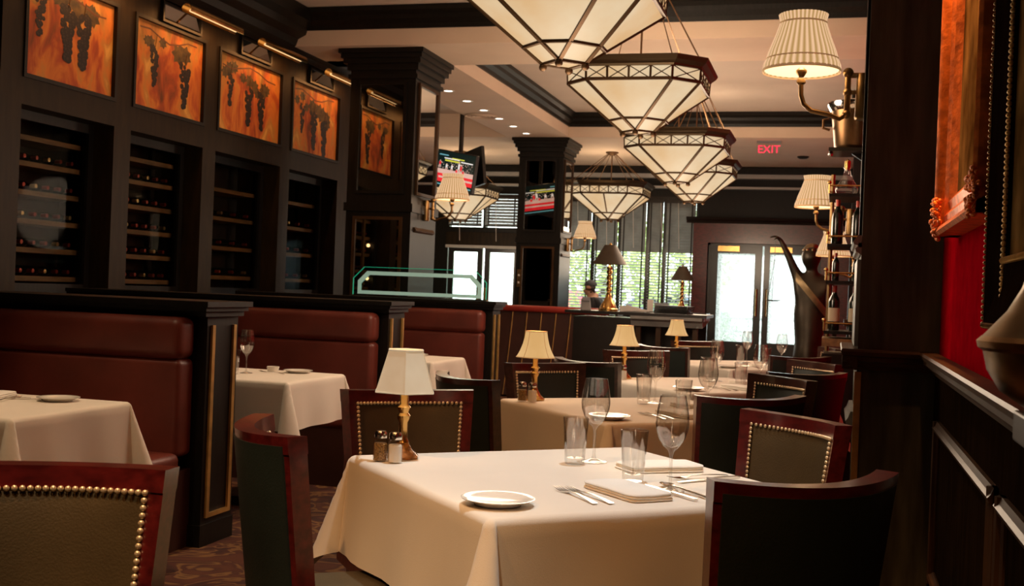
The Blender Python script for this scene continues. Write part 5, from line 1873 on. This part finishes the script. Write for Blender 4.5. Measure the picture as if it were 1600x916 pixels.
# person with a cap sitting behind the host stand near the window
PX, PYY = -3.72, 18.35
pn = thing('person', 'person in dark jacket and baseball cap, head bowed, before the blinds', 'person', (PX, PYY, 0))
N = {'pel': ((0.05, 0, 0.62), (0.15, 0.16)), 'belly': ((0.04, 0, 0.80), (0.19, 0.22)), 'chest': ((0.0, 0, 1.01), (0.19, 0.25)), 'nb': ((-0.03, 0, 1.15), (0.12, 0.14)), 'neck': ((-0.05, 0, 1.20), 0.075),
     'h0': ((-0.09, 0, 1.25), (0.105, 0.09)), 'h1': ((-0.08, 0, 1.33), (0.12, 0.10)), 'h2': ((-0.06, 0, 1.41), (0.06, 0.055)), 'nose': ((-0.20, 0, 1.28), 0.018),
     'e1': ((-0.065, 0.083, 1.30), 0.018), 'e2': ((-0.065, -0.083, 1.30), 0.018),
     's1': ((0, 0.20, 1.09), 0.095), 'l1': ((-0.03, 0.26, 0.83), 0.068), 'w1': ((-0.25, 0.17, 0.80), 0.032), 'a1': ((-0.32, 0.14, 0.80), (0.034, 0.02)),
     's2': ((0, -0.20, 1.09), 0.095), 'l2': ((-0.03, -0.26, 0.83), 0.068), 'w2': ((-0.25, -0.17, 0.80), 0.032), 'a2': ((-0.32, -0.14, 0.80), (0.034, 0.02)),
     't1': ((0.0, 0.10, 0.60), 0.095), 'k1': ((-0.40, 0.13, 0.58), 0.065), 'f1': ((-0.42, 0.13, 0.10), 0.042), 'o1': ((-0.55, 0.13, 0.045), 0.04),
     't2': ((0.0, -0.10, 0.60), 0.095), 'k2': ((-0.40, -0.13, 0.58), 0.065), 'f2': ((-0.42, -0.13, 0.10), 0.042), 'o2': ((-0.55, -0.13, 0.045), 0.04)}
E_ = [('pel', 'belly'), ('belly', 'chest'), ('chest', 'nb'), ('nb', 'neck'), ('neck', 'h0'), ('h0', 'h1'), ('h1', 'h2'), ('h0', 'nose'), ('h1', 'e1'), ('h1', 'e2')]
for q in '12':
    E_ += [('chest', 's' + q), ('s' + q, 'l' + q), ('l' + q, 'w' + q), ('w' + q, 'a' + q), ('pel', 't' + q), ('t' + q, 'k' + q), ('k' + q, 'f' + q), ('f' + q, 'o' + q)]
    sgn = 1 if q == '1' else -1
    finger_edges(N, E_, 'a' + q, 'g' + q, N['a' + q][0], [((-0.01, (-0.018 + 0.012 * k), 0), (-0.03, 0, 0.004), (-0.024, 0, -0.006), (-0.016, 0, -0.012)) for k in range(4)] + [((0, -0.03 * sgn, 0), (-0.014, -0.016 * sgn, -0.004), (-0.016, -0.004 * sgn, -0.006), (-0.012, 0, -0.006))])
bd = skin_mesh('body', N, E_, 'pel')
for x in ('jacket', 'skin', 'hair'):
    bd.materials.append(MATS[x])
for p in bd.polygons:
    c_ = p.center
    if c_.z > 1.165 or (c_.x < -0.27 and c_.z > 0.7):
        p.material_index = 1
    if c_.z > 1.24 and c_.x > -0.06:
        p.material_index = 2
link('body', bd, pn)
m = MB().sphere((-0.075, 0, 1.352), 0.104, 20, 12, sq=(1.02, 0.92, 0.86))
m.v = [(x, y, max(z, 1.35)) for x, y, z in m.v]
cp = m.build('cap', 'cap', pn, True)
MB().add([(-0.15, -0.07, 1.352), (-0.235, -0.055, 1.335), (-0.255, 0, 1.332), (-0.235, 0.055, 1.335), (-0.15, 0.07, 1.352), (-0.15, -0.07, 1.36), (-0.235, -0.055, 1.343), (-0.255, 0, 1.34), (-0.235, 0.055, 1.343), (-0.15, 0.07, 1.36)],
         [(0, 1, 2, 3, 4), (9, 8, 7, 6, 5), (0, 5, 6, 1), (1, 6, 7, 2), (2, 7, 8, 3), (3, 8, 9, 4)]).build('visor', 'cap', cp)
ps = thing('bar_stool', 'dark stool under the seated person in a cap', 'stool', (PX + 0.03, PYY, 0))
MB().lathe([(0.19, 0.41), (0.20, 0.43), (0.19, 0.455), (0.001, 0.46)], 24).build('seat', 'leather_black', ps, True)
MB().lathe([(0.20, 0), (0.20, 0.02), (0.03, 0.04), (0.03, 0.41)], 20).build('pedestal', 'chrome', ps, True)

# ------------------------------------------------------------------ bottle rack, bucket on the right wall
rk = thing('bottle_rack', 'brass-railed bottle rack shelves on the right wall behind the pier', 'bottle rack', (0.04, 8.0, 0))
RX0, RX1, RY0, RY1 = -0.10, 0.37, -0.15, 0.35
for z in (1.02, 1.12, 1.26, 1.60, 1.90):
    pass
for k, z in enumerate((1.05, 1.38, 1.62, 1.95)):
    B(RX0, RX1, RY0, RY1, z - 0.02, z).build('shelf', 'wood_dark', rk)
    m = MB().tube([(RX0, RY1, z + 0.05), (RX0, RY0, z + 0.05), (RX1, RY0, z + 0.05)], 0.006, 6)
    m.tube([(RX0, RY0, z), (RX0, RY0, z + 0.065)], 0.008, 6)
    m.build('gallery_rail', 'brass', rk)
    MB().sphere((RX0, RY0, z + 0.07), 0.014, 10, 6).build('finial', 'brass', rk, True)
B(RX0 - 0.01, RX1, RY0 - 0.01, RY1, 0.95, 1.0).build('ledge', 'shelf_wood', rk)
for x, y in ((RX0 + 0.02, RY1 - 0.03), (RX1 - 0.03, RY0 + 0.02), (RX1 - 0.03, RY1 - 0.03)):
    MB().tube([(x, y, 0.0), (x, y, 2.12)], 0.014, 8).build('upright', 'brass_old', rk)
B(RX0, RX1, RY0, RY1, 0.0, 0.9).build('base_cabinet', 'wood_black', rk)
for si, z in enumerate((1.05, 1.38, 1.62)):
    for k in range(3):
        b_ = bottle((0.0 + k * 0.13, 7.98 + 0.06 * (k % 2), z + 0.001), '%s dark wine bottle on the %s shelf of the right wall bottle rack' % (['leftmost', 'middle', 'rightmost'][k], ['lowest', 'second', 'third'][si]),
                    'bottles standing on the %s rack shelf' % ['lowest', 'middle', 'upper'][si], (0, 0, 0.4 * k), paper=(si == 0))
        if si == 1:
            b_.scale = (0.62, 0.62, 0.62)
dc = thing('decanter', 'pale glass decanter on the top shelf of the right wall bottle rack', 'decanter', (0.05, 8.02, 1.951))
MB().lathe([(0.05, 0), (0.07, 0.02), (0.075, 0.05), (0.03, 0.12), (0.018, 0.17), (0.028, 0.19)], 24, cap=False).build('body', 'glass', dc, True)
MB().lathe([(0.016, 0.17), (0.02, 0.20), (0.02, 0.23), (0.001, 0.245)], 12).build('stopper', 'brass', dc, True)
bk = thing('ice_bucket', 'copper wine bucket on a bracket high on the right wall', 'bucket', (0.09, 6.5, 2.06))
MB().lathe([(0.001, 0.0), (0.11, 0.0), (0.125, 0.02), (0.145, 0.20), (0.15, 0.215), (0.165, 0.235), (0.165, 0.25), (0.135, 0.235), (0.11, 0.02), (0.001, 0.01)], 32, cap=False).build('vessel', 'copper', bk, True)
MB().lathe([(0.15, 0.205), (0.168, 0.232), (0.17, 0.25), (0.162, 0.255)], 32, cap=False).build('rolled_rim', 'chrome', bk, True)
MB().tube([(-0.155, 0, 0.17), (-0.185, 0, 0.165), (-0.185, 0, 0.12), (-0.15, 0, 0.11)], 0.008, 8).build('handle', 'copper', bk, True)
br = thing('bucket_bracket', 'dark bracket shelf under the copper wine bucket', 'bracket', (0.42, 6.5, 2.04))
B(-0.48, 0, -0.14, 0.14, 0, 0.019).build('shelf', 'wood_black', br)
MB().add([(0, -0.02, 0), (0, -0.02, -0.25), (-0.36, -0.02, 0), (0, 0.02, 0), (0, 0.02, -0.25), (-0.36, 0.02, 0)], [(0, 1, 2), (5, 4, 3), (0, 3, 4, 1), (1, 4, 5, 2), (2, 5, 3, 0)]).build('brace', 'wood_black', br)
MB().sphere((-0.47, -0.10, -0.012), 0.014, 10, 6).build('finial', 'chrome', br, True)
for k in range(3):
    bb = thing('candle', '%s dark candle standing in the copper bucket, counted from the left' % ORD[k], 'candle', (0.06 + 0.03 * k, 6.5, 2.074), 0, 'candles in the copper bucket')
    MB().lathe([(0.011, 0), (0.011, 0.30), (0.008, 0.305)], 10).build('stick', 'wood_pier', bb, True)
    MB().tube([(0, 0, 0.305), (0, 0, 0.315)], 0.0015, 5).build('wick', 'rubber', bb)


# ------------------------------------------------------------------ pictures on the right wall
def frame_side(prof, p0, p1, out, up, name, mt, parent):
    return MB().extrude(prof, p0, p1, out, up).build(name, mt, parent, True)


gf = thing('gilt_frame', 'carved gilt picture frame lit orange on the red right wall', 'picture frame', (XR, 3.85, 1.49), 0)
gw = [(0, 0.0), (0.075, 0.0), (0.085, 0.012), (0.075, 0.03), (0.05, 0.045), (0.055, 0.07), (0.04, 0.09), (0.045, 0.12), (0.02, 0.15), (0.0, 0.15)]
HY, HZ = 0.62, 1.30
frame_side(gw, (0, -HY, 0), (0, HY, 0), (-1, 0, 0), (0, 0, 1), 'bottom_moulding', 'gold_leaf', gf)
frame_side(gw, (0, -HY, HZ), (0, HY, HZ), (-1, 0, 0), (0, 0, -1), 'top_moulding', 'gold_leaf', gf)
frame_side(gw, (0, HY, 0), (0, HY, HZ), (-1, 0, 0), (0, -1, 0), 'side_moulding', 'gold_leaf', gf)
frame_side(gw, (0, -HY, 0), (0, -HY, HZ), (-1, 0, 0), (0, 1, 0), 'side_moulding', 'gold_leaf', gf)
B(-0.02, -0.004, -HY + 0.14, HY - 0.14, 0.14, HZ - 0.14).build('canvas', 'canvas_dim', gf)
rnd = random.Random(5)
for cyy, czz in ((HY - 0.05, 0.06), (-HY + 0.05, 0.06), (HY - 0.05, HZ - 0.06), (-HY + 0.05, HZ - 0.06)):
    m = MB()
    for k in range(90):
        a, rr = rnd.uniform(0, 6.28), 0.075 * math.sqrt(rnd.uniform(0, 1))
        m.sphere((-0.070 - rnd.uniform(0, 0.022), cyy + rr * math.cos(a), czz + rr * math.sin(a)), rnd.uniform(0.004, 0.011), 8, 6)
    m.build('corner_ornament', 'gold_leaf', gf, True)
pl = thing('picture_light', 'brass picture light above the gilt frame on the right wall', 'picture light', (XR, 3.9, 2.95))
MB().tube([(-0.16, -0.3, 0), (-0.16, 0.3, 0)], 0.03, 12).build('hood', 'brass', pl)
MB().tube([(0, 0, 0), (-0.16, 0, 0.02)], 0.009, 8).build('arm', 'brass', pl)
for yy in (-0.25, 0.1, 0.45):
    light('frame_spot', 'SPOT', (-0.20, yy, -0.04), 90, (1.0, 0.40, 0.12), 0.03, (0.08, yy + 0.05, -1.25), 44, 0.8, parent=pl)

df = thing('beaded_frame', 'wide dark picture frame with beaded edges at the right border', 'picture frame', (XR, 2.575, 1.19))
dw = [(0, 0.0), (0.05, 0.0), (0.055, 0.01), (0.05, 0.03), (0.035, 0.10), (0.03, 0.17), (0.0, 0.17)]
HY, HZ = 0.585, 1.5
frame_side(dw, (0, -HY, 0), (0, HY, 0), (-1, 0, 0), (0, 0, 1), 'bottom_moulding', 'wood_rough', df)
frame_side(dw, (0, -HY, HZ), (0, HY, HZ), (-1, 0, 0), (0, 0, -1), 'top_moulding', 'wood_rough', df)
frame_side(dw, (0, HY, 0), (0, HY, HZ), (-1, 0, 0), (0, -1, 0), 'side_moulding', 'wood_rough', df)
frame_side(dw, (0, -HY, 0), (0, -HY, HZ), (-1, 0, 0), (0, 1, 0), 'side_moulding', 'wood_rough', df)
B(-0.02, -0.004, -HY + 0.16, HY - 0.16, 0.16, HZ - 0.16).build('canvas', 'canvas_dim', df)
m, m2 = MB(), MB()
z = 0.01
while z < HZ:
    m.sphere((-0.055, HY - 0.006, z), 0.006, 8, 5)
    m2.sphere((-0.034, HY - 0.165, z), 0.007, 8, 5)
    z += 0.014
y = -HY
while y < HY:
    m.sphere((-0.055, y, 0.006), 0.008, 6, 4)
    m2.sphere((-0.034, y, 0.165), 0.009, 6, 4) if abs(y) < HY - 0.16 else None
    y += 0.019
stuff(m.build('outer_beading', 'brass_old', df, True, fix=False))
stuff(m2.build('inner_beading', 'gold_trim', df, True, fix=False))

# bronze urn lamp base at the right border
ur = thing('bronze_urn', 'large bronze urn-shaped lamp base on a bracket at the right border', 'urn', (0.302, 1.75, 1.095))
MB().lathe([(0.025, 0.0), (0.045, 0.010), (0.075, 0.030), (0.092, 0.058), (0.098, 0.085)], 40, cap=False).build('bowl', 'bronze_light', ur, True)
MB().lathe([(0.098, 0.085), (0.105, 0.090), (0.107, 0.099), (0.100, 0.106)], 40, cap=False).build('rope_rim', 'brass_old', ur, True)
MB().lathe([(0.100, 0.105), (0.092, 0.114), (0.068, 0.142), (0.050, 0.175), (0.040, 0.21), (0.036, 0.225)], 40, cap=False).build('bell', 'bronze_light', ur, True)
MB().lathe([(0.036, 0.224), (0.048, 0.235), (0.049, 0.25), (0.04, 0.262), (0.026, 0.275), (0.024, 0.38), (0.001, 0.385)], 32, cap=False).build('neck', 'bronze_light', ur, True)
ub = thing('urn_bracket', 'small wooden block under the bronze urn on the chair rail', 'bracket', (0.33, 1.75, 1.0505))
B(-0.075, 0.07, -0.06, 0.06, 0, 0.044).build('block', 'wood_dark', ub, bevel=0.004)

# ------------------------------------------------------------------ ceiling downlights over the tables, and unseen fill spots added
DL = [((-0.55, 3.25), (-0.62, 2.95, 0.75), 162, 31, 'above the nearest table'), ((-0.85, 5.0), (-0.78, 4.9, 0.75), 10, 26, 'above the second table'), ((-0.75, 7.2), (-0.66, 6.5, 0.75), 5, 26, 'above the third table'),
      ((-0.70, 9.4), (-0.64, 8.6, 0.75), 12, 26, 'above the fourth table'), ((-3.0, 3.4), (-3.15, 3.85, 0.72), 125, 30, 'above the nearest booth table'), ((-3.0, 5.3), (-3.1, 5.75, 0.72), 90, 30, 'above the middle booth table'),
      ((-3.0, 7.4), (-3.1, 7.85, 0.72), 70, 30, 'above the furthest booth table'), ((-1.0, 0.6), (-1.3, 1.7, 0.75), 190, 30, 'above the chair at lower left'), ((-0.95, 2.2), (-0.14, 3.52, 0.72), 85, 20, 'in front of the right chair, added fill for its olive back'),  # the right chair's spot is unseen fill, added to brighten its leather
      ((-2.2, 0.7), (-1.0, 2.7, 0.55), 135, 34, 'behind the lower left chair, added fill for the table side'), ((-2.0, 2.4), (-1.05, 4.6, 0.5), 95, 26, 'over the aisle beside the nearest table, added fill for the second table'), ((-1.9, 1.9), (-2.75, 3.6, 0.5), 40, 30, 'over the aisle beside the left booth, added fill for the booth'), ((-0.15, 0.2), (-0.45, 2.4, 0.5), 90, 34, 'beside the right wall behind the viewer, added fill for the nearest table')]  # spots on this line are unseen fill, added to brighten cloth sides
for k, ((x, y), aim, en, sp, w) in enumerate(DL):
    d = thing('recessed_light', 'recessed downlight in the coffer ' + w, 'ceiling light', (x, y, CEI), 0, 'recessed downlights in the near coffer')
    MB().lathe([(0.085, 0), (0.085, -0.006), (0.065, -0.006), (0.06, -0.001)], 20, cap=False).build('ring', 'white_plastic', d, True)
    MB().lathe([(0.06, -0.0012), (0.001, -0.0014)], 20, cap=False).build('lens', 'downlight_lens', d)
    light('downlight', 'SPOT', (0, 0, -0.03), en, (0.90, 1.04, 1.08) if k == 0 else (1.0, 0.46, 0.15) if k > 8 else (1.0, 0.74, 0.46), 0.05, (aim[0] - x, aim[1] - y, aim[2] - CEI), sp * 1.25, 0.7, parent=d)
